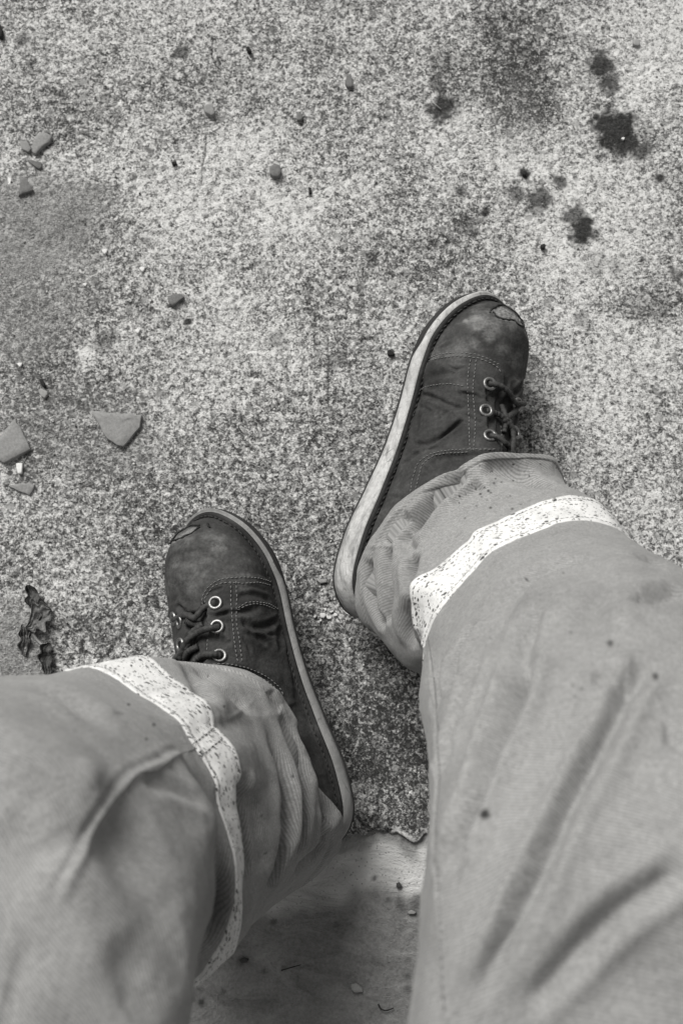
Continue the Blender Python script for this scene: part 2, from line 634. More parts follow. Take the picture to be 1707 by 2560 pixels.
class Surf:
    """a dense grid surface that can be looked up by where a feature shows on it"""
    def __init__(self, P, wrap, flip=1.0):
        self.P, self.wrap, self.flip = P, wrap, flip
        self.refresh()

    def refresh(self):
        self.N = grid_normals(self.P, self.wrap) * self.flip
        self.px = proj(self.P)
        view = self.P - CP
        self.facing = (np.sum(self.N * view, -1) < 0)
        self.flatpx = self.px.reshape(-1, 2)
        self.fm = np.nonzero(self.facing.ravel())[0]
        self.depth = (view @ FW).ravel()

    def find(self, pts):
        out = []
        fp = self.flatpx[self.fm]
        fd = self.depth[self.fm]
        for q in np.asarray(pts, float):
            d2 = ((fp - q) ** 2).sum(1)
            m = d2.min()
            near = np.nonzero(d2 <= max(m * 1.0 + 30.0, 16.0))[0]
            # among the close ones prefer the surface nearest to the eye
            zmin = fd[near].min()
            near = near[fd[near] < zmin + .012]
            out.append(self.fm[near[np.argmin(d2[near])]])
        return np.array(out)

    def line(self, pts, step=10, lift=0.0):
        pts = np.asarray(pts, float)
        L = np.linalg.norm(np.diff(pts, axis=0), axis=1).sum()
        q = catmull(pts, max(3, int(L / step)))
        k = self.find(q)
        p = self.P.reshape(-1, 3)[k] + lift * self.N.reshape(-1, 3)[k]
        return p, k

    def fold(self, pts, depth, width, kind='v', ends=.18, both=True):
        """press a crease (or raise a ridge) along a line; depth and width in metres"""
        L, _ = self.line(pts, 14)
        if len(L) > 4:                                     # take the lookup's steps out
            for _ in range(2):
                L[1:-1] = (L[:-2] + 2 * L[1:-1] + L[2:]) / 4
        V = self.P.reshape(-1, 3)
        lo, hi = L.min(0) - width * 4, L.max(0) + width * 4
        m = np.nonzero(np.all((V > lo) & (V < hi), 1))[0]
        if not len(m):
            return
        d, t = poly_dist(V[m], L)
        x = d / (width * (1 + .25 * vnoise(V[m], 45, 5)))
        g = -np.exp(-x * x)
        if both:
            g = g + .42 * np.exp(-((x - 2.0) / .85) ** 2)
        w = np.minimum(smooth(0, ends, t), smooth(0, ends, 1 - t)) if ends > 0 else 1.0
        if kind == 'r':
            g = -g
        self.P = self.P.copy()
        self.P.reshape(-1, 3)[m] += (depth * g * w)[:, None] * self.N.reshape(-1, 3)[m]

    def press(self, jobs):
        """several creases and ridges at once, all measured on the undisturbed surface: (line, depth, width, sign, ridges beside it)"""
        V = self.P.reshape(-1, 3)
        D = np.zeros(len(V))
        for pts, depth, width, sign, side, row0 in jobs:
            L, _ = self.line(pts, 12)
            if len(L) > 4:
                for _ in range(8):
                    L[1:-1] = (L[:-2] + 2 * L[1:-1] + L[2:]) / 4
            L = catmull(L[::2] if len(L) > 8 else L, max(8, len(L)))
            lo, hi = L.min(0) - width * 4, L.max(0) + width * 4
            m = np.nonzero(np.all((V > lo) & (V < hi), 1))[0]
            if not len(m):
                continue
            d, t = poly_dist(V[m], L)
            x = d / (width * (1 + .22 * vnoise(V[m], 32, 5)))
            g = -np.exp(-x * x) + side * np.exp(-((x - 2.1) / .95) ** 2)
            e_ = .18 if width < .008 else .4
            w = np.minimum(smooth(0, e_, t), smooth(0, e_, 1 - t)) * (1 + .2 * vnoise(V[m], 25, 6))
            if row0:
                w = w * smooth(row0, row0 + 7, m // self.P.shape[1])
            D[m] += sign * depth * g * w
        D = D.reshape(self.P.shape[:2])
        D[1:-1] = (D[:-2] + 2 * D[1:-1] + D[2:]) / 4
        self.P = self.P + D[..., None] * self.N
        self.refresh()

    def spots(self, lst, soft=.35, seed=3):
        """soft-edged marks: (px, py, radius in photograph pixels)"""
        a = np.zeros(self.P.shape[:2])
        nz = vnoise(self.P, 170, seed) * .35 + vnoise(self.P, 480, seed + 1) * .25
        for (x, y, r, *s) in lst:
            d = np.hypot(self.px[..., 0] - x, self.px[..., 1] - y) / r
            v = 1 - smooth(1 - soft, 1 + soft, d + nz)
            a = np.maximum(a, np.where(self.facing, v, 0) * (s[0] if s else 1.0))
        return a
# ================================================================== THE GROUND
STAINS = [  # x, y, radius (photograph pixels), strength
    (1540, 332, 56, 1), (1565, 352, 40, 1), (1515, 310, 38, 1), (1560, 310, 34, 1), (1600, 380, 22, .7), (1500, 160, 26, .8), (1522, 208, 22, .7),
    (1105, 272, 28, .8), (1455, 575, 28, .85), (1435, 540, 22, .7), (1345, 500, 24, .7), (1310, 435, 10, .9), (1290, 480, 20, .6),
    (1335, 500, 16, .6), (1100, 155, 22, .35), (1090, 210, 16, .6), (1170, 565, 22, .5), (1490, 660, 26, .25), (1540, 670, 20, .25),
    (1590, 765, 26, .28), (1640, 770, 26, .28), (265, 855, 22, .45), (285, 835, 14, .4), (252, 868, 14, .4), (455, 130, 16, .6),
    (1400, 455, 14, .7), (1212, 530, 10, .8), (1330, 905, 14, .5), (690, 850, 16, .4), (840, 900, 20, .4), (470, 805, 8, .8),
    (1650, 445, 9, .8), (1150, 480, 12, .6), (1690, 690, 14, .5), (1455, 800, 16, .4), (60, 100, 12, .6), (930, 640, 14, .4)]
DIRT_SHADE = [  # broad darker zones, dirt plus painted shade around the boots: x, y, rx, ry, strength
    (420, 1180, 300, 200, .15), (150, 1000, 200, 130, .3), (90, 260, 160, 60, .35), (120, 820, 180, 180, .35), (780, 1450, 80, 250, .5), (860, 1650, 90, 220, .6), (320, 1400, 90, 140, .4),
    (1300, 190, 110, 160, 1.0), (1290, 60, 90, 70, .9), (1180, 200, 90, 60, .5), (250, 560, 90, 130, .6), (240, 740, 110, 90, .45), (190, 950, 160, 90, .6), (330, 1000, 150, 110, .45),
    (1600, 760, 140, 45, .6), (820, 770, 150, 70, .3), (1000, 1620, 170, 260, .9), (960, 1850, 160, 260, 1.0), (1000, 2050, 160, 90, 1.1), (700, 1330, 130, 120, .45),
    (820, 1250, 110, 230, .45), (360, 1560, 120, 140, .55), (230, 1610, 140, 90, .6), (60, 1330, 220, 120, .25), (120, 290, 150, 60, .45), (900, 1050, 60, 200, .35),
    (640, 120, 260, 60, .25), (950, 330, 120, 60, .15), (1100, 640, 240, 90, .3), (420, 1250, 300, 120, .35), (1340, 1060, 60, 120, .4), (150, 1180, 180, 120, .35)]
PALE = [(215, 885, 26, 40, .8), (232, 875, 22, 20, .8), (1620, 120, 160, 160, .35), (560, 470, 260, 200, .35), (650, 800, 200, 150, .25), (1560, 900, 160, 260, .3), (1500, 560, 260, 160, .3), (1250, 420, 200, 100, .3), (500, 960, 160, 90, .2), (360, 80, 300, 70, .2), (1100, 330, 140, 80, .3)]
SILT = [(70, 620, 210, 150, 1.0), (110, 530, 150, 90, .8), (60, 800, 150, 120, .6), (30, 1640, 85, 130, 1.0), (30, 1590, 70, 80, .9), (190, 1080, 260, 120, .35), (1290, 300, 60, 100, .2)]


def zones(px, lst, P2):
    a = np.zeros(px.shape[:-1])
    nz = fbm(P2, 28, 21, 4, .6) * .55
    for x, y, rx, ry, s in lst:
        d = np.hypot((px[..., 0] - x) / rx, (px[..., 1] - y) / ry)
        a = np.maximum(a, (1 - smooth(.45, 1.35, d + nz)) * s)
    return a


EDGE = at([-400, 300, 640, 800, 883, 925, 941, 962, 977, 992, 1005, 1016, 1026, 1036, 1048, 1064, 1090, 1300, 2100],
          [2150, 2140, 2128, 2112, 2082, 2076, 2070, 2078, 2086, 2086, 2090, 2100, 2110, 2106, 2096, 2082, 2090, 2100, 2120], 0.0)


def edge_y(x):
    return np.interp(x, EDGE[:, 0], EDGE[:, 1])


def build_ground():
    step = .00135
    xs = np.arange(-.42, .42, step)
    ny = 640
    t = np.linspace(0, 1, ny)
    X = np.repeat(xs[None], ny, 0)
    e = edge_y(xs) + vnoise(np.stack([xs, xs * 0], -1), 260, 9) * .0016 + vnoise(np.stack([xs, xs * 0], -1), 90, 8) * .003
    Y = e[None] + (.82 - e[None]) * t[:, None]
    P2 = np.stack([X, Y], -1)
    Z = .00075 * fbm(P2, 260, 1, 3, .6) + .0012 * fbm(P2, 40, 2, 3) + .0012 * vnoise(P2, 9, 3)
    pit = vnoise(P2, 190, 12)
    Z -= .0011 * smooth(.45, .8, pit)
    de = Y - e[None]
    Z -= .004 * (1 - smooth(0, .006, de)) * (1 + .5 * vnoise(P2, 150, 4))
    P = np.stack([X, Y, Z], -1)
    px = proj(P)
    # hairline cracks
    ck = np.zeros(X.shape)
    for pts in ([(818, 782), (819, 850), (822, 910), (818, 960), (820, 1010)], [(516, 340), (512, 390), (505, 420), (504, 460)], [(530, 90), (531, 130), (533, 150)],
                [(860, 1240), (850, 1280), (845, 1310), (838, 1330)]):
        q = catmull(pts, 30)
        V = px.reshape(-1, 2)
        m = np.nonzero(np.all((V > q.min(0) - 12) & (V < q.max(0) + 12), 1))[0]
        d, par = poly_dist(V[m], q)
        ck.reshape(-1)[m] = np.maximum(ck.reshape(-1)[m], .8 * (1 - smooth(.6, 2.6, d + 1.2 * vnoise(V[m], .08, 3))))
    P[..., 2] -= ck * .0012
    S = Surf(P, False)
    S.facing[:] = True
    spot = S.spots([(x, y, r * (1.0 if r > 30 else 1.22), min(1, s * 1.2)) for x, y, r, s in STAINS], .4) * .97
    dirt_shade = zones(px, DIRT_SHADE, P2)
    pale = zones(px, PALE, P2)
    rim = (1 - smooth(0, .004, np.abs(de - .002))) * (np.abs(X - at(1026, 2100, 0)[0]) < .016)
    pale = np.maximum(pale, rim * 1.6)
    silt = zones(px, SILT, P2)
    P[..., 2] += silt * .0006 * (1 - .8 * vnoise(P2, 60, 31))
    # the slab's broken face
    f1 = P[:1].copy()
    f1[..., 2] = -.009
    f1[..., 1] += .001 + .002 * vnoise(P2[:1], 200, 6)
    f2 = f1.copy()
    f2[..., 2] = -.02
    P = np.concatenate([f2, f1, P])
    pad = lambda a, v=0: np.concatenate([np.full((2, a.shape[1]), v) + a[:1] * 0, a])
    o = mesh_np('pavement', P, grid_faces(*P.shape[:2]), M_CONC,
                attrs={'spot': pad(spot), 'dirt_shade': pad(dirt_shade, .9), 'pale': pad(pale), 'silt': pad(silt), 'crack': pad(ck)})
    tag(o, kind='structure')
    # the pavement beyond, to the horizon
    x0, x1 = xs[0], xs[-1]
    y1 = .82
    V, Fc = [], []
    def slab(ax, ay, bx, by):
        n = len(V)
        V.extend([(ax, ay, -.0005), (bx, ay, -.0005), (bx, by, -.0005), (ax, by, -.0005), (ax, ay, -.02), (bx, ay, -.02)])
        Fc.extend([(n, n + 1, n + 2, n + 3), (n + 4, n + 5, n + 1, n)])
    slab(-30, -.045, x0 + .0005, 60)
    slab(x1 - .0005, -.045, 30, 60)
    slab(x0 + .0005, y1 - .0005, x1 - .0005, 60)
    far = mesh_np('pavement', np.array(V), np.array(Fc), M_CONC, smooth_=False)
    tag(far, kind='structure')


def build_floor():
    step = .0022
    xs = np.arange(-.5, .5, step)
    ys = np.arange(-.42, .02, step)
    X, Y = np.meshgrid(xs, ys)
    P2 = np.stack([X, Y], -1)
    ed = edge_y(X)
    Z = -.013 + .0010 * fbm(P2, 22, 41, 3) + .0005 * fbm(P2 * np.array([.5, 2.0]), 120, 44, 2)
    ramp = 1 - smooth(-.004, .052, ed - Y)
    Z += .006 * ramp
    P = np.stack([X, Y, Z], -1)
    px = proj(P)
    lim = .049 + .010 * fbm(P2, 45, 51, 4) 
    pale = (1 - smooth(lim - .008, lim + .010, ed - Y)) * (.85 + .3 * vnoise(P2, 50, 52))
    pale = np.clip(pale - .75 * (1 - smooth(.004, .018, ed - Y + .006 * vnoise(P2, 90, 53))), 0, 1)
    S = Surf(P, False)
    S.facing[:] = True
    spot = S.spots([(970, 2250, 10, .6), (1000, 2258, 14, .6), (1035, 2252, 18, .6), (1030, 2278, 9, .5), (935, 2195, 7, .8), (1000, 2215, 8, .6),
                    (1018, 2440, 9, .6), (1020, 2470, 9, .6), (475, 2498, 12, .9), (505, 2507, 10, .9), (603, 2405, 12, .55), (685, 2305, 8, .6), (660, 2428, 6, .6),
                    (1020, 2400, 6, .5), (840, 2310, 6, .5), (710, 2420, 5, .6), (560, 2480, 5, .5)], .6, 9)
    o = mesh_np('lower_floor', P, grid_faces(*P.shape[:2]), M_SCREED, attrs={'pale': pale, 'spot': spot})
    tag(o, kind='structure')
    V = np.array([(-30, -60, -.016), (30, -60, -.016), (30, .5, -.016), (-30, .5, -.016)], float)
    o = mesh_np('lower_floor', V, np.array([[0, 1, 2, 3]]), M_SCREED)
    tag(o, kind='structure')


build_ground()
build_floor()

# ================================================================== THE PERSON: boots and trousers
person = bpy.data.objects.new('person', None)
COL.objects.link(person)
person.location = (0, -.10, 0)
person.empty_display_size = .1
tag(person, 'seated person in pale work trousers with speckled white bands and scuffed dark lace-up boots', 'person')

BOOT_L = .31
OUT = np.array([  # outline of a right boot's sole seen from above: medial side is -x, y from heel to toe
    (0, 0), (-.016, .004), (-.033, .020), (-.041, .058), (-.0395, .10), (-.0385, .14), (-.042, .18), (-.049, .22), (-.0505, .25), (-.0415, .28), (-.025, .30), (-.012, .308),
    (.002, .31), (.016, .306), (.032, .29), (.047, .26), (.054, .225), (.0525, .18), (.048, .14), (.0445, .10), (.042, .06), (.033, .020), (.016, .004)])


def make_boot(sg, yaw, roll, pitch, loc, scale, spec):
    NO = 260
    o = catmull(OUT, NO, True) * np.array([sg, 1.0])
    tn = np.roll(o, -1, 0) - np.roll(o, 1, 0)
    nn = np.stack([tn[:, 1], -tn[:, 0]], 1)
    nn /= np.linalg.norm(nn, axis=1, keepdims=True)
    if ((o - o.mean(0)) * nn).sum() < 0:
        nn = -nn
    yy = o[:, 1]
    spring = .010 * smooth(.20, .31, yy) ** 1.5
    t_out = .0045 + .005 * smooth(.222, .240, yy)
    t_mid = (.012 + .010 * (1 - smooth(.02, .19, yy)) - .0055 * smooth(.222, .240, yy)) * spec['sole'] * (1 - .6 * smooth(.285, .308, yy))
    cy_, sy_ = math.cos(yaw), math.sin(yaw)
    R = (Matrix.Rotation(yaw, 3, 'Z') @ Matrix.Rotation(pitch, 3, 'X') @ Matrix.Rotation(sg * roll, 3, 'Y'))
    R = np.array(R)
    T = np.array(loc, float)

    def W(p):
        return (np.asarray(p) * scale) @ R.T + T

    def loops(rows):
        """closed loops offset from the outline: (outset, z array)"""
        return np.stack([np.concatenate([o + nn * off, z[:, None]], 1) for off, z in rows])

    def shell(name, rows, mat, capb=False, capt=False):
        L = loops(rows)
        if sg < 0:
            L = L[:, ::-1]
        V = W(L.reshape(-1, 3))
        Fc = [grid_faces(len(rows), NO, True)[:, ::-1]]
        if capb:
            c = len(V)
            V = np.concatenate([V, V[:NO].mean(0, keepdims=True)])
            j = np.arange(NO)
            Fc.append(np.stack([np.full(NO, c), j, (j + 1) % NO], 1))
        return V, Fc

    # contact with the ground
    zb = spring
    bottom = W(loops([(0.0, zb)])[0])
    T = T - np.array([0, 0, bottom[:, 2].min() - .0008])
    zo = zb + t_out
    zm = zo + t_mid
    # ---- upper: a lofted shell
    NY, NV = 330, 240
    ins = o - nn * .0075
    k_med = np.nonzero(ins[:, 0] * sg < .0)[0]
    def branch(side):
        m = (ins[:, 0] * sg < 0) if side < 0 else (ins[:, 0] * sg >= 0)
        q = ins[m]
        k = np.argsort(q[:, 1])
        return q[k, 1], q[k, 0] * sg
    ym, xm = branch(-1)
    yl, xl = branch(1)
    y0, y1 = ins[:, 1].min() + .0006, ins[:, 1].max() - .0006
    a = np.linspace(0, np.pi, NY)
    ys = y0 + (y1 - y0) * (1 - np.cos(a)) / 2
    ys = .55 * ys + .45 * np.linspace(y0, y1, NY)
    bm, bl = np.interp(ys, ym, xm), np.interp(ys, yl, xl)
    hy = [.007, .012, .03, .06, .10, .125, .15, .175, .20, .22, .24, .262, .278, .290, .298, .3030]
    hz = [.010, .050, .100, .112, .114, .108, .094, .080, .068, .060, .054, .0475, .040, .030, .018, .006]
    hh = np.interp(ys, hy, hz)
    for _ in range(6):
        hh[1:-1] = (hh[:-2] + 2 * hh[1:-1] + hh[2:]) / 4
    wz = np.interp(ys, yy[np.argsort(yy)], (zm)[np.argsort(yy)]) + .0025
    v = np.linspace(0, 1, NV)
    th = np.pi * v
    c, s = np.cos(th), np.sin(th)
    n_ = 2.35 - .25 * smooth(.2, .28, ys)[:, None] + .5 * (1 - smooth(.05, .14, ys))[:, None]
    cx = (bm + bl)[:, None] / 2
    hw = (bl - bm)[:, None] / 2
    cs = np.sign(c) * np.abs(c)[None] ** (2 / n_)
    sn = np.abs(s)[None] ** (2 / n_)
    z = wz[:, None] + hh[:, None] * sn
    narrow = 1 - .34 * (1 - smooth(.10, .20, ys))[:, None] * np.clip(sn, 0, 1) ** 1.6
    bulge = 1 + .05 * np.sin(np.pi * np.clip(sn * 1.3, 0, 1)) * smooth(.16, .22, ys)[:, None]
    x = cx - hw * cs * narrow * bulge
    x = x - (.006 * (1 - smooth(.22, .28, ys)))[:, None] * sn      # the instep ridge sits towards the big toe
    x = x + spec['bulge'] * np.clip(-cs, 0, 1) * np.sin(np.pi * np.clip(sn, 0, 1) ** .8 * .8) * (smooth(.05, .2, ys) * (1 - smooth(.295, .304, ys)))[:, None]
    Pl = np.stack([x * sg, np.repeat(ys[:, None], NV, 1), z], -1)
    S = Surf(W(Pl), False, 1.0 if sg > 0 else -1.0)
    ctr = S.P.mean((0, 1))
    if ((S.P - ctr) * S.N).sum() < 0:
        S.flip *= -1
        S.refresh()
    US, VS = np.meshgrid(np.arange(NY), np.arange(NV), indexing='ij')
    U1, V1 = US / (NY - 1), VS / (NV - 1)

    def uvs(pts):
        k = S.find(pts)
        return np.stack([V1.ravel()[k], U1.ravel()[k]], 1)

    def param_mask(poly_px):
        q = uvs(poly_px)
        return in_poly(V1, U1, q) | in_poly(1 - V1, U1, q)

    # broad wear of the leather
    S.P = S.P + (S.N * (.0016 * fbm(S.P, 38, 61, 3) + .0004 * fbm(S.P, 190, 62, 2))[..., None])
    S.refresh()
    quarter = param_mask(spec['quarter'])
    height = quarter * .0016
    gap = param_mask(spec['gap'])
    for k_ in S.find(spec['eyelets']):
        gap = gap & (np.linalg.norm(S.P - S.P.reshape(-1, 3)[k_], axis=-1) > .0078)
    height = height - gap * .0055
    coll = param_mask(spec['collar_in'])
    height = height - coll * .0032
    torn = param_mask(spec['torn']) & S.facing
    height = height - torn * .0013
    for _ in range(2):
        height[1:-1, 1:-1] = (height[1:-1, 1:-1] * 2 + height[:-2, 1:-1] + height[2:, 1:-1] + height[1:-1, :-2] + height[1:-1, 2:]) / 6
    S.P = S.P + S.N * height[..., None]
    S.refresh()
    for pts, dep, wid in spec['creases']:
        S.fold(pts, dep * 1.7, wid * .9)
        S.refresh()
    S.P = S.P + S.N * (torn * .0012 * vnoise(S.P, 420, 3))[..., None]
    S.refresh()
    scuff = S.spots(spec['scuffs'], .8, 13)
    tornf = torn * 1.0
    tornf[1:-1] = (tornf[:-2] + 2 * tornf[1:-1] + tornf[2:]) / 4
    fc = grid_faces(NY, NV)
    # close the toe and heel end rows with the sole by letting the welt overlap them
    boot = mesh_np('boot', S.P, fc if sg > 0 else fc[:, ::-1], M_LEATHER, person, attrs={'scuff': scuff, 'torn': tornf})
    boot['label'] = spec['label']
    # ---- sole
    V, Fc = shell('outsole', [(-.004, zb + .0002), (-.0005, zb + .001), (.0010, zb + .003), (.0010, zo - .001), (.0004, zo)], M_OUTSOLE, capb=True)
    mesh_np('outsole', V, Fc, M_OUTSOLE, boot)
    V, Fc = shell('midsole', [(-.002, zo - .0005), (.0008, zo + .0005), (.0013, zo + t_mid * .35), (.0006, zo + t_mid * .7), (-.0004, zm - .0012), (-.0016, zm), (-.006, zm + .0002)], M_MIDSOLE)
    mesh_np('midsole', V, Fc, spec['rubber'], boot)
    V, Fc = shell('welt', [(-.0022, zm - .001), (-.0016, zm + .0012), (-.0024, zm + .0030), (-.0045, zm + .0036), (-.0062, zm + .0026), (-.0072, zm + .0040), (-.0088, zm + .0046), (-.0105, zm + .0025)], M_DARKLEATHER)
    mesh_np('welt', V, Fc, M_DARKLEATHER, boot)
    # welt stitches
    sp = Soup()
    seg = catmull(OUT, 150, True) * np.array([sg, 1.0])
    Lw = loops([(-.0052, zm + .0034)])[0]
    idx = np.linspace(0, NO, 150, endpoint=False)
    for q in idx:
        i0 = int(q)
        i1 = (i0 + 1) % NO
        A, B = Lw[i0], Lw[i1]
        d = (B - A) / np.linalg.norm(B - A)
        side = np.array([-d[1], d[0], 0])
        p = [A + d * (-.0018) + side * .0004, A + d * .0000 + side * .0002 + np.array([0, 0, .0006]), A + d * .0018 - side * .0004]
        Vt, Ft = tube(W(np.array(p)), np.array([.0003, .00055, .0003]) * scale, 5)
        sp.add(Vt, Ft)
    tag(sp.build('welt_stitching', M_DTHREAD, boot), kind='stuff')
    # ---- stitches of the upper
    sp = Soup()
    for pts in spec['stitches']:
        p, k = S.line(pts, 3, .0003)
        for _ in range(3):
            p[1:-1] = (p[:-2] + 2 * p[1:-1] + p[2:]) / 4
        ln = np.concatenate([[0], np.cumsum(np.linalg.norm(np.diff(p, axis=0), axis=1))])
        pos = 0.0
        while pos + .0026 < ln[-1]:
            t = np.array([pos, pos + .0013, pos + .0026])
            q = np.stack([np.interp(t, ln, p[:, a_]) for a_ in range(3)], 1)
            nrm = S.N.reshape(-1, 3)[k[min(len(k) - 1, int(np.searchsorted(ln, t[1])))]]
            q = q + nrm * np.array([[-.0001], [.0003], [-.0001]])
            Vt, Ft = tube(q, np.array([.00025, .00042, .00025]), 5)
            sp.add(Vt, Ft)
            pos += .0036
    tag(sp.build('stitching', M_THREAD, boot), kind='stuff')
    # ---- eyelets
    eye = list(S.find(spec['eyelets']))
    far = []
    for k in eye[:3]:                                          # the outer row, across the tongue
        iu, iv = divmod(k, NV)
        k2 = iu * NV + (NV - 1 - iv)
        if min(np.linalg.norm(S.P.reshape(-1, 3)[k2] - S.P.reshape(-1, 3)[q]) for q in eye) > .011:
            eye.append(k2)
        far.append(k2)
    for k in eye:
        pc = S.P.reshape(-1, 3)[k]
        nr = S.N.reshape(-1, 3)
        iu, iv = divmod(k, NV)
        nrm = S.N[max(0, iu - 4):iu + 5, max(0, iv - 4):iv + 5].reshape(-1, 3).mean(0)
        nrm /= np.linalg.norm(nrm)
        tx = np.cross(nrm, [0, 1, 0.2])
        tx /= np.linalg.norm(tx)
        ty = np.cross(nrm, tx)
        prof = [(.0060, -.0004), (.0058, .0006), (.0048, .0011), (.0036, .0008), (.0030, .0000), (.0028, -.0012)]
        an = np.linspace(0, 2 * np.pi, 28, endpoint=False)
        rows = [pc + nrm * (hz_ + .0004) + r_ * (np.cos(an)[:, None] * tx + np.sin(an)[:, None] * ty) for r_, hz_ in prof]
        Vv = np.concatenate(rows)
        Fcs = grid_faces(len(prof), 28, True)
        disc = pc + nrm * .0002 + .0031 * (np.cos(an)[:, None] * tx + np.sin(an)[:, None] * ty)
        n0 = len(Vv)
        Vv = np.concatenate([Vv, disc, (pc + nrm * .0002)[None]])
        j = np.arange(28)
        tri = np.stack([np.full(28, n0 + 28), n0 + j, n0 + (j + 1) % 28], 1)
        mesh_np('eyelet', Vv, [Fcs, tri], [M_METAL, M_HOLE], boot, fmat=np.concatenate([np.zeros(len(Fcs)), np.ones(28)]))
    # ---- laces
    for n_l, (pts, lifts) in enumerate(spec['laces']):
        k = S.find(pts)
        if n_l < spec['across']:
            k, lifts = np.append(k, far[n_l]), list(lifts[:-1]) + [4, -1]
        p = S.P.reshape(-1, 3)[k] + S.N.reshape(-1, 3)[k] * ((np.array(lifts) + np.where(np.array(lifts) > 0, .9, 1.2))[:, None] * .001)
        q = catmull(p, 60)
        rr = spec['lace'] + .00025 * np.sin(np.linspace(0, 60 * 1.1, 60))
        Vt, Ft = tube(q, rr, 10)
        mesh_np('lace', Vt, Ft, M_LACE, boot)
    # ---- ragged lips of the torn leather on the toe
    sp = Soup()
    for pts in spec['lips']:
        p, k = S.line(pts, 5, .0004)
        nrm = S.N.reshape(-1, 3)[k]
        p = p + nrm * (.0006 * np.abs(vnoise(p, 500, 2)))[:, None] + .0006 * np.stack([vnoise(p, 600, s_) for s_ in (5, 6, 7)], 1)
        Vt, Ft = tube(p, .0007 + .0006 * np.abs(vnoise(p, 700, 4)), 6)
        sp.add(Vt, Ft)
    sp.build('torn_edge', M_DARKLEATHER, boot)
    return S


def c1(*p):
    return [(800 + x / 2.412, 700 + y / 2.412) for x, y in p]


def c2(*p):
    return [(380 + x / 2.751, 1250 + y / 2.751) for x, y in p]


right_spec = dict(lace=.0022, across=3, rubber=M_MIDSOLE, sole=1.0, bulge=.003,
    label='boot rolled outward with its pale sole edge turned to the light',
    quarter=c1((610, 500), (700, 465), (800, 450), (920, 452), (1020, 485), (1080, 520), (1108, 570), (1105, 640), (1075, 730), (1085, 800), (1085, 900), (1100, 1020), (1060, 1200), (560, 1330), (430, 1300), (520, 950), (560, 680)),
    gap=c1((1128, 690), (1165, 720), (1180, 800), (1160, 1040), (1108, 1040), (1095, 900), (1090, 800), (1100, 740)),
    collar_in=c1((600, 1240), (630, 1140), (700, 1075), (800, 1055), (1000, 1042), (1110, 1045), (1100, 1250), (800, 1300)),
    torn=c1((1030, 185), (1050, 160), (1090, 155), (1140, 180), (1190, 215), (1200, 250), (1160, 245), (1110, 240), (1060, 220)),
    creases=[(c1((560, 760), (620, 770), (680, 800)), .0005, .0014), (c1((700, 850), (760, 800), (830, 770)), .0005, .0014), (c1((560, 1010), (640, 1030), (720, 1000)), .0007, .0016), (c1((760, 520), (830, 540), (880, 530)), .0005, .0014), (c1((940, 780), (990, 830), (1060, 860)), .0006, .0014), (c1((700, 400), (760, 360), (820, 340)), .0005, .002), (c1((950, 650), (1000, 690), (1050, 700)), .0006, .0014), (c1((575, 690), (660, 700), (740, 740), (820, 775), (880, 775)), .0012, .0022), (c1((800, 680), (880, 700), (960, 720), (1040, 745)), .0014, .0025),
             (c1((540, 980), (600, 1005), (680, 980), (760, 925), (870, 840)), .0014, .0024), (c1((600, 800), (580, 880), (560, 960)), .0010, .003),
             (c1((840, 680), (940, 690), (1030, 720)), .0012, .0018), (c1((700, 980), (800, 900), (880, 830)), .0010, .0018),
             (c1((640, 590), (740, 560), (850, 555)), .0008, .003), (c1((860, 800), (960, 860), (1010, 870)), .0010, .002), (c1((500, 1120), (560, 1060), (640, 1010)), .0010, .0022),
             (c1((1165, 690), (1200, 650), (1225, 620)), .0018, .0022), (c1((620, 590), (560, 900)), .0010, .003)],
    scuffs=[(1200, 800, 26, .9), (1220, 835, 16, .9), (1185, 855, 14, .6), (1235, 815, 18, .8), (1164, 803, 6, 1), (1090, 885, 16, .5), (1150, 875, 22, .5), (1285, 800, 18, .6), (1120, 880, 14, .5), (1260, 870, 14, .35),
            (1290, 900, 18, .3), (1100, 850, 14, .25)],
    stitches=[c1((632, 500), (700, 476), (800, 462), (910, 466), (1000, 492), (1070, 530), (1090, 570)), c1((640, 478), (700, 455), (800, 440), (920, 448), (1010, 475), (1085, 515)),
              c1((905, 478), (893, 560), (890, 660), (893, 760), (898, 860), (900, 960), (903, 1045)), c1((940, 480), (930, 560), (920, 660), (928, 760), (935, 860), (930, 960), (925, 1040)),
              c1((575, 680), (640, 645), (720, 630), (800, 628), (880, 640)),
              c1((545, 1280), (560, 1200), (590, 1110), (660, 1055), (760, 1030), (880, 1022), (1080, 1022)), c1((570, 1280), (590, 1190), (620, 1110), (690, 1060), (770, 1045), (900, 1036)),
              c1((1085, 880), (1095, 960), (1098, 1020))],
    eyelets=c1((1020, 625), (1000, 787), (1022, 940)),
    laces=[(c1((1020, 622), (1060, 645), (1110, 690), (1150, 715), (1190, 750)), [-1, 3, 5, 5, 1]), (c1((1002, 787), (1040, 808), (1075, 840), (1105, 870), (1130, 905)), [-1, 3, 4, 4, 3]),
           (c1((1022, 940), (1060, 965), (1095, 995), (1125, 1040), (1130, 1080)), [-1, 3, 4, 4, 1]), (c1((1085, 760), (1100, 830), (1122, 890), (1125, 960), (1140, 1060)), [0, 4, 4, 5, 1]),
           (c1((1180, 760), (1140, 800), (1115, 850), (1105, 930)), [1, 4, 3, 1])],
    lips=[c1((1025, 200), (1035, 175), (1060, 158), (1100, 152), (1150, 180), (1190, 210), (1215, 250), (1225, 285)), c1((1040, 195), (1070, 222), (1120, 240), (1165, 245), (1190, 268), (1225, 285))],
)
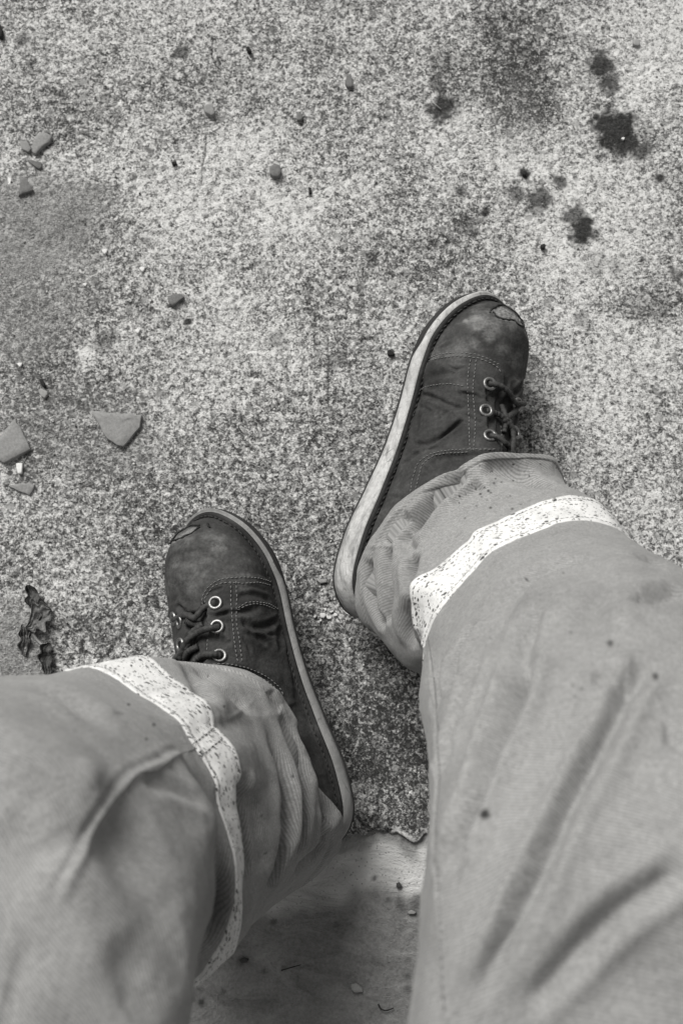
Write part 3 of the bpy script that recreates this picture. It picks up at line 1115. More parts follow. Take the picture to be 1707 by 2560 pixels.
left_spec = dict(lace=.0027, across=0, rubber=M_MIDSOLE_SHADED, sole=.55, bulge=.009,
    label='boot with its laces and row of metal eyelets facing up',
    quarter=c2((345, 780), (335, 690), (355, 630), (400, 575), (470, 535), (560, 520), (640, 518), (740, 525), (810, 545), (855, 580), (890, 700), (930, 900), (960, 1200), (980, 1400), (800, 1500), (430, 1400), (345, 1150), (345, 1000), (360, 900), (390, 800)),
    gap=c2((235, 775), (330, 765), (375, 800), (355, 880), (345, 960), (345, 1150), (200, 1150), (225, 1000), (255, 880), (240, 830)),
    collar_in=c2((345, 1165), (480, 1150), (600, 1158), (700, 1190), (780, 1240), (850, 1310), (890, 1400), (800, 1500), (400, 1400)),
    torn=c2((165, 250), (210, 215), (260, 190), (315, 182), (300, 210), (250, 240), (190, 265)),
    creases=[(c2((640, 600), (720, 600), (800, 630)), .0005, .0014), (c2((620, 940), (660, 1000), (680, 1060)), .0006, .0016), (c2((700, 880), (780, 920), (860, 930)), .0006, .0014), (c2((480, 830), (500, 900), (490, 1000)), .0005, .0016), (c2((400, 640), (450, 620), (500, 600)), .0005, .0014), (c2((300, 600), (340, 500), (420, 440)), .0004, .002), (c2((590, 660), (680, 655), (760, 665), (830, 700)), .0010, .0022), (c2((430, 790), (520, 780), (620, 775), (720, 760)), .0013, .0022), (c2((600, 820), (660, 870), (740, 885), (830, 850), (900, 800)), .0016, .0026),
             (c2((650, 910), (740, 950), (800, 1000)), .0009, .0022), (c2((620, 850), (700, 910), (760, 980)), .0008, .002), (c2((880, 860), (880, 960), (900, 1050)), .0014, .004),
             (c2((160, 720), (210, 760), (235, 780)), .0018, .003), (c2((590, 730), (660, 760), (750, 740)), .0008, .003), (c2((380, 790), (450, 800), (540, 770)), .0012, .0018)],
    scuffs=[(545, 1363, 18, .7), (445, 1405, 18, .5), (480, 1430, 40, .35), (440, 1350, 26, .35), (520, 1345, 22, .35), (600, 1430, 30, .25), (480, 1470, 20, .4), (470, 1350, 20, .4), (430, 1465, 20, .3), (515, 1400, 14, .35), (560, 1440, 20, .25), (610, 1460, 16, .3)],
    stitches=[c2((355, 740), (345, 690), (365, 635), (405, 585), (480, 545), (560, 535), (650, 532), (740, 540), (810, 560), (850, 590)), c2((375, 730), (365, 680), (385, 640), (430, 590), (500, 570), (640, 572), (740, 568), (820, 590)),
              c2((540, 560), (542, 660), (548, 760), (555, 860), (565, 960), (578, 1060), (592, 1130)), c2((578, 560), (582, 660), (580, 760), (582, 860), (600, 960), (612, 1060), (620, 1130)),
              c2((590, 740), (640, 712), (710, 700), (790, 712), (850, 740), (905, 790)), c2((590, 755), (640, 727), (710, 713), (790, 726), (850, 755)),
              c2((350, 1140), (440, 1128), (540, 1130), (640, 1150), (740, 1190), (820, 1240), (880, 1300), (905, 1360)), c2((620, 1165), (720, 1205), (800, 1255), (860, 1310), (890, 1365)), c2((385, 960), (380, 1020), (378, 1110)),
              c2((110, 840), (120, 900), (135, 980))],
    eyelets=c2((436, 705), (448, 870), (465, 1070), (150, 818)),
    laces=[(c2((440, 708), (385, 742), (310, 772), (230, 805), (150, 820)), [-1, 3, 5.5, 4, -1]), (c2((458, 872), (410, 890), (350, 925), (290, 985), (240, 1060), (225, 1110)), [-1, 3, 5, 6, 5, 3]),
           (c2((465, 1070), (420, 1078), (370, 1090), (320, 1130), (290, 1180)), [-1, 3, 4, 4, 2]), (c2((235, 850), (290, 848), (350, 862)), [3, 4, 0]),
           (c2((360, 860), (310, 930), (240, 1000), (190, 1090)), [1, 4, 6, 4]), (c2((330, 1010), (280, 1050), (235, 1110)), [1, 3, 2])],
    lips=[c2((118, 300), (140, 265), (175, 235), (220, 205), (270, 180), (330, 178)), c2((150, 280), (190, 268), (240, 248), (290, 218), (330, 190)), c2((385, 170), (388, 185), (400, 190))],
)
S_RB = make_boot(1, math.radians(-22.8), math.radians(40), math.radians(0), (0.007, 0.138, .04), .985, right_spec)
S_LB = make_boot(-1, math.radians(20.8), math.radians(35), math.radians(0), (-.006, -.050, .03), .955, left_spec)


# ---- trousers
def ring(front, back_k=1.0, n=560, nf=380):
    """closed section: front = (px, py, z) points over the visible side; the far side mirrors it"""
    f = np.array(front, float)
    p = catmull(at(f[:, 0], f[:, 1], f[:, 2]), nf)
    c = (p[0] + p[-1]) / 2
    b = 2 * c - p
    ch = p[-1] - p[0]
    chn = ch / np.linalg.norm(ch)
    r = p - c
    along = (r @ chn)[:, None] * chn
    perp = r - along
    bk = c + along[::-1] - perp[::-1] * back_k
    q = np.concatenate([p, catmull(bk, n - nf + 2)[1:-1]])
    return q


def circle(c, ax, r, start, n=560):
    ax = np.array(ax, float)
    ax /= np.linalg.norm(ax)
    s = np.array(start, float)
    s = s - ax * (s @ ax)
    s /= np.linalg.norm(s)
    b = np.cross(ax, s)
    a = np.linspace(0, 2 * np.pi, n, endpoint=False)
    return np.array(c) + r * (np.cos(a)[:, None] * s + np.sin(a)[:, None] * b)


def zz(pts, z0, z1, zmid, skew=1.0):
    """heights along a front arc: ends z0, z1; lifted to zmid in the middle"""
    p = np.array(pts, float)
    t = np.concatenate([[0], np.cumsum(np.linalg.norm(np.diff(p, axis=0), axis=1))])
    t /= t[-1]
    z = z0 + (z1 - z0) * t
    t = t ** skew
    z = z + (zmid - (z0 + z1) / 2) * np.sqrt(np.clip(1 - (2 * t - 1) ** 2, 0, 1))
    return [(a, b, c) for (a, b), c in zip(pts, z)]


def loft(rings, per):
    """rings (k, n, 3) -> dense grid along the leg"""
    Rg = np.array(rings)
    k = len(Rg)
    rows = []
    Q = np.concatenate([2 * Rg[:1] - Rg[1:2], Rg, 2 * Rg[-1:] - Rg[-2:-1]])
    where = []
    for i in range(k - 1):
        p0, p1, p2, p3 = Q[i], Q[i + 1], Q[i + 2], Q[i + 3]
        d1 = np.linalg.norm(p1 - p0, axis=1).mean() ** .5
        d2 = np.linalg.norm(p2 - p1, axis=1).mean() ** .5
        d3 = np.linalg.norm(p3 - p2, axis=1).mean() ** .5
        m1 = d2 * ((p1 - p0) / d1 - (p2 - p0) / (d1 + d2) + (p2 - p1) / d2)
        m2 = d2 * ((p2 - p1) / d2 - (p3 - p1) / (d2 + d3) + (p3 - p2) / d3)
        where.append(len(rows))
        for t in np.linspace(0, 1, per[i], endpoint=False):
            h00, h10 = 2 * t ** 3 - 3 * t ** 2 + 1, t ** 3 - 2 * t ** 2 + t
            h01, h11 = -2 * t ** 3 + 3 * t ** 2, t ** 3 - t ** 2
            rows.append(h00 * p1 + h10 * m1 + h01 * p2 + h11 * m2)
    where.append(len(rows))
    rows.append(Rg[-1])
    return np.array(rows), where


def c3(*p):
    return [(450 + x / 3.136, 1650 + y / 3.136) for x, y in p]


def c4(*p):
    return [(800 + x / 1.7288, 1100 + y / 1.7288) for x, y in p]


def c5(*p):
    return [(x / 2.45, 1600 + y / 2.45) for x, y in p]


def c7(*p):
    return [(1000 + x / 2.218, 1650 + y / 2.218) for x, y in p]


def cz(*p):
    return [(820 + x / 3.92, 1250 + y / 3.92) for x, y in p]


LEFT_HEM = [(425, 1652, .085), (511, 1664, .118), (603, 1678, .128), (649, 1698, .128), (683, 1721, .122), (712, 1749, .112), (740, 1807, .106), (775, 1876, .099), (815, 1956, .091), (848, 2031, .082), (854, 2068, .074), (842, 2117, .062), (800, 2174, .048), (745, 2214, .040)]
LB0 = [(300, 1652), (379, 1646), (408, 1669), (436, 1698), (476, 1724), (517, 1755), (534, 1790), (537, 1815), (560, 1841), (586, 1876), (600, 1922), (603, 1968), (594, 2008), (600, 2048), (601, 2082), (608, 2129), (606, 2240), (602, 2307), (584, 2374), (530, 2419), (481, 2457), (440, 2475)]
LB1 = [(160, 1676), (235, 1669), (287, 1695), (339, 1729), (402, 1770), (448, 1810), (476, 1853), (488, 1870), (511, 1910), (534, 1962), (547, 2019), (557, 2045), (579, 2120), (592, 2187), (593, 2227), (579, 2290), (557, 2343), (526, 2396), (495, 2437), (450, 2468), (410, 2480)]
left_rings = [
    ring(LEFT_HEM, .9),
    ring(zz([(392, 1646), (500, 1672), (585, 1735), (640, 1820), (690, 1930), (735, 2050), (742, 2120), (715, 2190), (650, 2276), (610, 2325)], .13, .09, .17), .9),
    ring(zz(LB0, .185, .17, .245), .8),
    ring(zz(LB1, .215, .20, .275), .8),
    ring(zz([(100, 1684), (215, 1700), (330, 1760), (420, 1840), (480, 1930), (490, 2020), (468, 2090), (445, 2190), (415, 2290), (375, 2370), (320, 2430)], .25, .245, .305, .8), .9),
    ring(zz([(40, 1688), (180, 1710), (320, 1790), (420, 1880), (500, 1970), (545, 2045), (538, 2110), (531, 2200), (524, 2290), (498, 2375), (440, 2470)], .29, .305, .365, .72), .9),
    ring(zz([(-80, 1690), (60, 1730), (200, 1820), (320, 1930), (420, 2050), (490, 2170), (510, 2290), (490, 2410), (472, 2500), (430, 2600)], .345, .355, .43, .72), .9),
    ring(zz([(-280, 1700), (-80, 1780), (80, 1880), (220, 2010), (330, 2160), (420, 2320), (466, 2460), (468, 2570), (430, 2740)], .40, .395, .48, .75), .95),
    ring(zz([(-520, 1850), (-260, 1930), (-50, 2060), (120, 2220), (250, 2400), (350, 2580), (405, 2760), (380, 2950)], .43, .44, .51), 1.0),
]
for c, ax, r in (((-.20, -.30, .40), (.12, -1, .0), .105), ((-.14, -.42, .42), (.25, -1, .05), .115), ((-.07, -.56, .44), (.4, -1, .05), .135)):
    q = circle(c, ax, r, left_rings[-1][0] - left_rings[-1].mean(0))
    if np.linalg.norm((q[140] - q.mean(0)) - (left_rings[-1][140] - left_rings[-1].mean(0))) > np.linalg.norm((q[420] - q.mean(0)) - (left_rings[-1][140] - left_rings[-1].mean(0))):
        q = np.concatenate([q[:1], q[1:][::-1]])
    left_rings.append(q)
LP, LWH = loft(left_rings, [46, 46, 22, 26, 26, 30, 36, 36, 20, 8, 8])

RB0 = [(1072, 1690), (1062, 1640), (1055, 1602), (1042, 1556), (1035, 1518), (1030, 1488), (1033, 1465), (1049, 1447), (1101, 1407), (1141, 1372), (1170, 1349), (1182, 1331), (1240, 1302), (1303, 1273), (1355, 1253), (1401, 1243), (1448, 1242), (1482, 1250), (1530, 1300)]
RB1 = [(1062, 1710), (1058, 1660), (1062, 1622), (1068, 1590), (1089, 1540), (1135, 1482), (1176, 1435), (1216, 1389), (1263, 1360), (1349, 1326), (1390, 1308), (1442, 1300), (1488, 1302), (1540, 1320), (1590, 1372)]
RIGHT_HEM = [(1020, 1640, .045), (968, 1596, .062), (932, 1575, .072), (904, 1555, .079), (893, 1528, .085), (890, 1492, .090), (893, 1454, .094), (904, 1408, .099), (927, 1355, .106), (956, 1314, .112), (991, 1268, .118), (1031, 1233, .122), (1078, 1210, .128), (1124, 1183, .133), (1176, 1152, .137), (1205, 1136, .139), (1245, 1132, .139), (1297, 1137, .135), (1350, 1136, .125), (1385, 1148, .112), (1402, 1181, .098), (1407, 1225, .08)]
right_rings = [
    ring(RIGHT_HEM, .9),
    ring(zz([(1055, 1688), (1010, 1665), (985, 1620), (972, 1560), (985, 1490), (1000, 1410), (1040, 1350), (1110, 1285), (1190, 1230), (1270, 1195), (1340, 1190), (1400, 1205), (1440, 1240)], .095, .10, .152), .85),
    ring(zz(RB0, .135, .14, .190), .8),
    ring(zz(RB1, .16, .165, .218), .8),
    ring(zz([(1048, 1750), (1060, 1690), (1100, 1620), (1160, 1530), (1240, 1455), (1340, 1395), (1440, 1360), (1540, 1356), (1639, 1383), (1680, 1430)], .21, .21, .270), .85),
    ring(zz([(1070, 1880), (1085, 1790), (1150, 1680), (1240, 1580), (1350, 1500), (1480, 1445), (1600, 1425), (1707, 1436), (1790, 1490)], .285, .275, .348), .9),
    ring(zz([(1070, 2070), (1095, 1960), (1180, 1830), (1300, 1720), (1440, 1640), (1600, 1590), (1750, 1580), (1880, 1620)], .365, .355, .425), .9),
    ring(zz([(1052, 2280), (1090, 2170), (1190, 2040), (1340, 1930), (1520, 1850), (1720, 1800), (1900, 1800), (2050, 1860)], .42, .41, .475), .95),
    ring(zz([(1022, 2540), (1080, 2430), (1220, 2300), (1420, 2190), (1650, 2110), (1880, 2080), (2080, 2110), (2250, 2200)], .445, .44, .51), 1.0),
    ring(zz([(970, 2900), (1060, 2780), (1240, 2660), (1480, 2560), (1750, 2510), (2000, 2510), (2200, 2560), (2380, 2680)], .44, .43, .515), 1.0),
]
for c, ax, r in (((.17, -.40, .42), (-.2, -1, .05), .112), ((.08, -.56, .44), (-.4, -1, .05), .135)):
    q = circle(c, ax, r, right_rings[-1][0] - right_rings[-1].mean(0))
    if np.linalg.norm((q[140] - q.mean(0)) - (right_rings[-1][140] - right_rings[-1].mean(0))) > np.linalg.norm((q[420] - q.mean(0)) - (right_rings[-1][140] - right_rings[-1].mean(0))):
        q = np.concatenate([q[:1], q[1:][::-1]])
    right_rings.append(q)
RP, RWH = loft(right_rings, [46, 44, 22, 28, 34, 40, 40, 40, 30, 8, 8])


def leg_uv(P, mid=190):
    """cloth coordinates in metres, measured from the middle of the leg's front: around, along"""
    d = np.linalg.norm(np.roll(P, -1, 1) - P, axis=-1)
    u = (np.arange(P.shape[1]) - mid)[None] * np.median(d) + np.zeros((P.shape[0], 1))
    e = np.linalg.norm(np.diff(P, axis=0), axis=-1)
    e = np.concatenate([np.zeros((1, P.shape[1])), np.cumsum(e, 0)])
    return np.stack([u, e], -1)


def dress(P, folds, ridges, seed, ncuff, dk, wk, deep=()):
    deep = list(deep)
    folds = [(a, b, c, i < ncuff) for i, (a, b, c) in enumerate(folds)]
    S = Surf(P, True)
    c = P.mean(1, keepdims=True)
    if ((S.P - c) * S.N).sum() < 0:
        S.flip = -1.0
        S.refresh()
    # slack cloth: wrinkles that grow towards the hem
    u = np.linspace(0, 1, P.shape[0])[:, None]
    S.P = S.P + S.N * (.0018 * fbm(S.P, 13, seed, 2) + .0011 * fbm(S.P * np.array([1, 1, 1.6]), 50, seed + 5, 2))[..., None]
    uv = leg_uv(P)
    q = np.stack([(uv[..., 0] * .8 + uv[..., 1] * .6) * 1.0, (uv[..., 1] * .8 - uv[..., 0] * .6) * .38], -1)
    rid = (1 - np.abs(vnoise(q, 36, seed + 20)) * 2) * (.6 + .4 * vnoise(P, 20, seed + 3))
    slack = .12 + .75 * (1 - smooth(.10, .40, u))
    S.P = S.P + S.N * (.0013 * rid * slack)[..., None]
    S.refresh()
    S.press([(pts, dep * (dk if cuff else 1.3), wid * (wk if cuff else .85), 1, .18 if cuff else .38, 0) for pts, dep, wid, cuff in folds]
            + [(pts, dep * 1.2, wid * .85, -1, 0, 0) for pts, dep, wid in ridges] + deep)
    hem = np.zeros(P.shape[:2])
    hem[:9] = .0011
    hem[9:11] = -.0005
    S.P = S.P + S.N * hem[..., None]
    S.P = S.P + S.N * (.00035 * fbm(S.P, 130, seed + 9, 2))[..., None]
    S.refresh()
    return S


left_folds = [
    (c3((660, 450), (720, 600), (790, 800), (830, 1000), (860, 1180), (840, 1330), (800, 1500), (720, 1720)), .0075, .0062),
    (c3((790, 380), (860, 600), (930, 800), (970, 1000), (980, 1200), (960, 1400), (890, 1620)), .0065, .0055),
    (c3((900, 480), (1000, 700), (1080, 900), (1130, 1100), (1140, 1300), (1110, 1500)), .0055, .0050),
    (c3((845, 1300), (825, 1420), (780, 1600), (690, 1800)), .0065, .0045),
    (c3((470, 880), (500, 1150), (530, 1400), (540, 1600), (520, 1800)), .006, .006),
    (c3((1140, 1450), (1020, 1540), (900, 1660)), .004, .005),
    (c3((560, 1000), (600, 1250), (640, 1500), (660, 1700)), .003, .006),
    (c3((1040, 640), (1130, 900), (1190, 1150), (1220, 1330)), .004, .005),
    (c3((150, 60), (260, 160), (380, 260), (500, 350), (590, 400)), .0030, .0060),
    (c3((70, 40), (120, 130), (180, 250), (220, 330)), .004, .006),
    (c3((700, 230), (720, 330), (800, 400)), .0015, .004),
    (c5((0, 1050), (120, 1180), (260, 1320), (380, 1450)), .0030, .016),
    (c5((120, 760), (300, 900), (440, 1030), (520, 1120)), .0014, .012),
    (c5((0, 270), (200, 290), (400, 350), (600, 480), (800, 620)), .004, .014),
    (c5((980, 1120), (840, 1200), (700, 1340), (600, 1500)), .0075, .026),
    (c5((700, 1750), (790, 1950), (840, 2150), (860, 2500)), .0045, .022),
    (c5((860, 860), (1000, 880), (1150, 940), (1280, 1030)), .002, .006),
    (c5((0, 2170), (60, 2130), (140, 2120)), .003, .009),
    (c5((950, 1500), (1080, 1700), (1150, 1900)), .0015, .016),
]
# the felled seam: a raised lip beside a pressed line
SEAM_L = c5((1190, 640), (1060, 690), (930, 780), (840, 790), (740, 890), (650, 1000), (590, 1110), (480, 1320), (380, 1500), (290, 1700), (150, 1900), (20, 2080))
SEAM_L2 = [(649, 1738), (597, 1784), (545, 1812)]
left_folds.append(([(x - 6, y - 5) for x, y in SEAM_L], .0007, .0028))
left_ridges = [([(x + 7, y + 6) for x, y in SEAM_L], .0017, .0032), (SEAM_L2, .0005, .0020), (c5((430, 740), (540, 860), (640, 960)), .002, .012), (c5((180, 950), (300, 1120), (430, 1300)), .0028, .012),
               (c5((0, 1450), (30, 1650), (40, 1900)), .004, .02)]
right_folds = [
    (cz((690, 350), (770, 440), (840, 500)), .0030, .004),
    (cz((850, 500), (810, 600), (800, 800), (800, 1000), (780, 1150), (790, 1300), (860, 1480)), .0085, .0048),
    (cz((600, 440), (580, 560), (580, 720), (600, 900), (590, 1100), (590, 1290)), .0055, .0045),
    (cz((400, 560), (400, 700), (440, 950), (490, 1150), (560, 1270)), .0045, .0038),
    (cz((560, 430), (620, 330), (700, 220), (810, 130)), .0045, .0045),
    (cz((720, 380), (850, 250), (980, 120)), .004, .0045),
    (c4((640, 125), (590, 170), (540, 215), (490, 260), (440, 320), (370, 410)), .0085, .0045),
    (c4((690, 110), (780, 120), (880, 150), (960, 190), (1040, 205)), .0045, .006),
    (c4((720, 190), (800, 180), (870, 200), (950, 220)), .002, .006),
    (c4((560, 270), (620, 230), (700, 180)), .003, .006),
    (c4((1230, 470), (1200, 500), (1050, 525), (900, 600), (780, 720), (680, 850)), .0045, .011),
    (c4((860, 640), (800, 760), (700, 900), (600, 1050)), .003, .010),
    (c4((1480, 520), (1420, 540), (1380, 520)), .005, .010),
    (c4((1568, 640), (1480, 665), (1400, 690), (1330, 670)), .006, .009),
    (c4((1180, 640), (1155, 740), (1190, 830), (1260, 900)), .004, .011),
    (c7((740, -60), (650, 150), (560, 380), (480, 580), (400, 800), (345, 940), (280, 1120), (230, 1300)), .0115, .0076),
    (c7((1440, -40), (1250, 180), (1180, 330), (1080, 520), (960, 740), (850, 970), (750, 1200), (620, 1440), (480, 1750), (370, 2000)), .0068, .0056),
    (c7((1640, 1100), (1400, 1270), (1200, 1400), (1000, 1600), (850, 1770), (660, 1970)), .0050, .0060),
    (c7((440, -40), (340, 300), (280, 450), (240, 620)), .0090, .0070),
    (c7((240, -30), (215, 120), (200, 300)), .004, .006),
    ([(1200, 1545), (1165, 1600), (1135, 1660), (1118, 1730)], .0075, .0070),
    ([(1340, 1520), (1318, 1580), (1300, 1640), (1275, 1740)], .0060, .0075),
    (c7((1050, 80), (1120, 100), (1180, 120), (1280, 130)), .0035, .008),
    (c7((1440, 420), (1500, 420), (1568, 400)), .003, .010),
    (c7((1568, 800), (1300, 950), (1150, 1050)), .002, .016),
    (c7((1568, 1700), (1300, 1750), (1000, 1900)), .003, .020),
]
SEAM_R = c7((150, -130), (175, 60), (190, 200), (203, 480), (213, 650), (195, 850), (187, 1020), (203, 1200), (220, 1600), (240, 1980))
right_ridges = [(SEAM_R, .0016, .0020), (cz((400, 460), (480, 470), (560, 465), (640, 440)), .0010, .0014), (cz((700, 390), (780, 470), (840, 510)), .0010, .0016), ([(1040, 1540), (1052, 1600), (1062, 1640)], .0012, .0015)]

SL = dress(LP, left_folds, left_ridges, 101, 12, 1.7, 1.3, [([(549, 2050), (556, 2120), (560, 2190), (552, 2260), (530, 2340), (495, 2420)], .026, .010, 1, 0, LWH[3] + 1)])
SR = dress(RP, right_folds, right_ridges, 131, 10, 2.1, 1.15)


UVL, UVR = leg_uv(LP), leg_uv(RP)
stain_l = SL.spots([(x, y, r * .75) for x, y, r in ((385, 1812, 6), (322, 1761, 5), (366, 1848, 5), (561, 1766, 4), (665, 2133, 4), (733, 1940, 5), (655, 2040, 4), (520, 1690, 3))], .4, 71)
stain_r = SR.spots([(x, y, r if r > 8 else r * .62, *s_) for x, y, r, *s_ in ((1211, 2034, 12), (1637, 1691, 9), (1453, 1723, 7), (1437, 1743, 4), (1430, 1712, 4), (1523, 1609, 9, .8), (1189, 1222, 6), (1200, 1235, 4), (1226, 1232, 4), (1322, 1190, 4), (1275, 1240, 3), (1407, 1432, 4), (1316, 1450, 4),
                    (1312, 2180, 7, .5), (1284, 2265, 7, .5), (1310, 2010, 5, .4), (1600, 2060, 7, .35), (1345, 1795, 4, .4), (1350, 1160, 3), (1390, 1170, 3), (1225, 1180, 3), (1253, 1205, 3), (1190, 1265, 3)) + tuple((rng.normal(1220, 90), rng.normal(1215, 40), rng.uniform(2.5, 4.5)) for _ in range(26)) + tuple((rng.uniform(1150, 1650), rng.uniform(1400, 2400), rng.uniform(3, 6), .6) for _ in range(14))], .4, 72)
shade_l = SL.spots([(420, 2120, 150, .6), (700, 1900, 110, .55), (640, 2000, 120, .5), (640, 1760, 70, .35), (790, 2060, 110, .85), (250, 1850, 120, .25), (540, 1850, 60, .4), (760, 2100, 120, .45), (700, 2200, 120, .5), (560, 2250, 70, .7)], .9, 73)  # painted shade: left cuff, knee hollow and the strip under the knee
shade_r = SR.spots([(1610, 1412, 40, .5), (1605, 1492, 55, .45), (1495, 1520, 50, .5), (1210, 1610, 40, .3), (1650, 2400, 120, .25), (1690, 1470, 40, .6), (980, 1500, 80, .7), (940, 1420, 70, .5), (1000, 1600, 60, .7), (1040, 1290, 80, .25), (1060, 2350, 60, .3), (1050, 2150, 40, .3)], .9, 74)  # painted shade: inner right cuff, fold hollows and the leg's left edge


def build_trousers():
    Vs, Fs, UVs, A1, A2, n = [], [], [], [], [], 0
    for S, uv, st, gr in ((SL, UVL, stain_l, shade_l), (SR, UVR, stain_r, shade_r)):
        P = S.P
        nu, nv = P.shape[:2]
        c = P[0].mean(0)
        # turned-in hem: the cloth folds inside the leg
        inner = [P[0] - S.N[0] * .0016, P[0] - S.N[0] * .0022 + (P[2] - P[0]) * .5, P[8] - S.N[8] * .003, P[24] - S.N[24] * .006]
        G = np.concatenate([np.array(inner[::-1]), P])
        uvg = np.concatenate([np.repeat(uv[:1], 4, 0), uv])
        f = grid_faces(nu + 4, nv, True)
        if S.flip > 0:
            pass
        else:
            f = f[:, ::-1]
        Vs.append(G.reshape(-1, 3))
        Fs.append(f + n)
        UVs.append(uvg.reshape(-1, 2))
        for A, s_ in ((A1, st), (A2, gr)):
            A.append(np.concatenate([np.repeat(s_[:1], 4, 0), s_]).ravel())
        n += G.shape[0] * G.shape[1]
    # hips: a rounded body of cloth that both legs run into
    th = np.linspace(0, np.pi, 28)
    ph = np.linspace(0, 2 * np.pi, 48, endpoint=False)
    T_, P_ = np.meshgrid(th, ph, indexing='ij')
    H = np.stack([.20 * np.sin(T_) * np.cos(P_), -.62 + .15 * np.sin(T_) * np.sin(P_), .50 + .17 * np.cos(T_)], -1)
    H += .006 * fbm(H, 14, 5, 2)[..., None]
    Vs.append(H.reshape(-1, 3))
    Fs.append(grid_faces(28, 48, True)[:, ::-1] + n)
    UVs.append(np.stack([P_ * .2, T_ * .2], -1).reshape(-1, 2))
    A1.append(np.zeros(28 * 48))
    A2.append(np.zeros(28 * 48))
    o = mesh_np('trousers', np.concatenate(Vs), np.concatenate(Fs), M_CLOTH, person, uv=np.concatenate(UVs), attrs={'stain': np.concatenate(A1), 'grime_shade': np.concatenate(A2)})
    o['label'] = 'pale twill work trousers with a raised side seam and dark spots'
    return o


trousers = build_trousers()


def build_band(S, UV, w0, w1, label, seed):
    """a tape sewn on the cloth between two rows of the leg"""
    P, N = S.P[w0:w1 + 1], S.N[w0:w1 + 1]
    nu, nv = P.shape[:2]
    e = np.zeros((nu, nv))
    jag = (.0004 * vnoise(P[0], 60, seed) + .0003 * vnoise(P[0], 420, seed + 1))
    jag2 = (.0004 * vnoise(P[-1], 60, seed + 2) + .0003 * vnoise(P[-1], 420, seed + 3))
    lift = np.full((nu, nv), .0011)
    lift[0] = lift[-1] = .0001
    lift += .0004 * vnoise(P, 120, seed + 4)
    lift[[0, -1]] = -.0002
    Q = P + N * lift[..., None]
    d = Q[1] - Q[0]
    d /= np.linalg.norm(d, axis=1, keepdims=True)
    Q[0] += d * jag[:, None]
    Q[-1] += d * jag2[:, None]
    # stitch furrows beside both edges
    row = np.linspace(0, 1, nu)
    for c in (.15, .85):
        g = np.exp(-((row - c) / .035) ** 2)
        Q -= N * (.0008 * g[:, None])[..., None]
    uv = UV[w0:w1 + 1]
    f = grid_faces(nu, nv, True)
    if S.flip < 0:
        f = f[:, ::-1]
    o = mesh_np('reflective_band', Q, f, M_BAND, trousers, uv=uv.reshape(-1, 2))
    o['label'] = label
    return Q


def refine(P, k):
    """more rows for the tape"""
    n = P.shape[0]
    t = np.linspace(0, n - 1, (n - 1) * k + 1)
    i = np.clip(t.astype(int), 0, n - 2)
    f = (t - i)[:, None, None]
    return P[i] * (1 - f) + P[i + 1] * f


QL = build_band(SL, UVL, LWH[2], LWH[3], 'speckled white band crossed by a sewn seam on the left shin', 5)
QR = build_band(SR, UVR, RWH[2], RWH[3], 'speckled white band around the bright right shin', 6)


def sew(S, lists, name, mat, r=.0004, lift=.0006, parent=None, dash=None):
    sp = Soup()
    for p in lists:
        if dash is None:
            V, Fc = tube(p, r, 5)
            sp.add(V, Fc)
        else:
            ln = np.concatenate([[0], np.cumsum(np.linalg.norm(np.diff(p, axis=0), axis=1))])
            pos = 0
            while pos + dash < ln[-1]:
                t = np.array([pos, pos + dash / 2, pos + dash])
                q = np.stack([np.interp(t, ln, p[:, a]) for a in range(3)], 1)
                V, Fc = tube(q, np.array([r * .6, r, r * .6]), 5)
                sp.add(V, Fc)
                pos += dash * 1.45
    return tag(sp.build(name, mat, parent), kind='stuff')


# dark stitch lines on the tapes
rows = []
for Q in (QL, QR):
    nu = Q.shape[0]
    for c in (.15, .85):
        i = int(round(c * (nu - 1)))
        rows.append(Q[i, 3:377] + 0)
st_line = sew(None, rows, 'stitching', M_DTHREAD, .00042, parent=trousers, dash=.0028)
cross = []
for pts in ([(478, 1864), (495, 1852), (520, 1834), (536, 1820)], [(494, 1894), (510, 1884), (535, 1864), (555, 1848)]):
    p, k = SL.line(pts, 4, .0016)
    for _ in range(3):
        p[1:-1] = (p[:-2] + 2 * p[1:-1] + p[2:]) / 4
    cross.append(p)
sew(None, cross, 'seam_stitching', M_DTHREAD, .00045, parent=trousers, dash=.003)
# stitches along the leg seams
runs = []
for S, pts in ((SL, [(x + 9, y + 8) for x, y in SEAM_L[:5]]), (SR, [(x + 3, y) for x, y in SEAM_R])):
    p, k = S.line(pts, 5, .0003)
    for _ in range(4):
        p[1:-1] = (p[:-2] + 2 * p[1:-1] + p[2:]) / 4
    runs.append(p)
sew(None, runs, 'seam_thread', M_THREAD, .0005, parent=trousers, dash=.003)

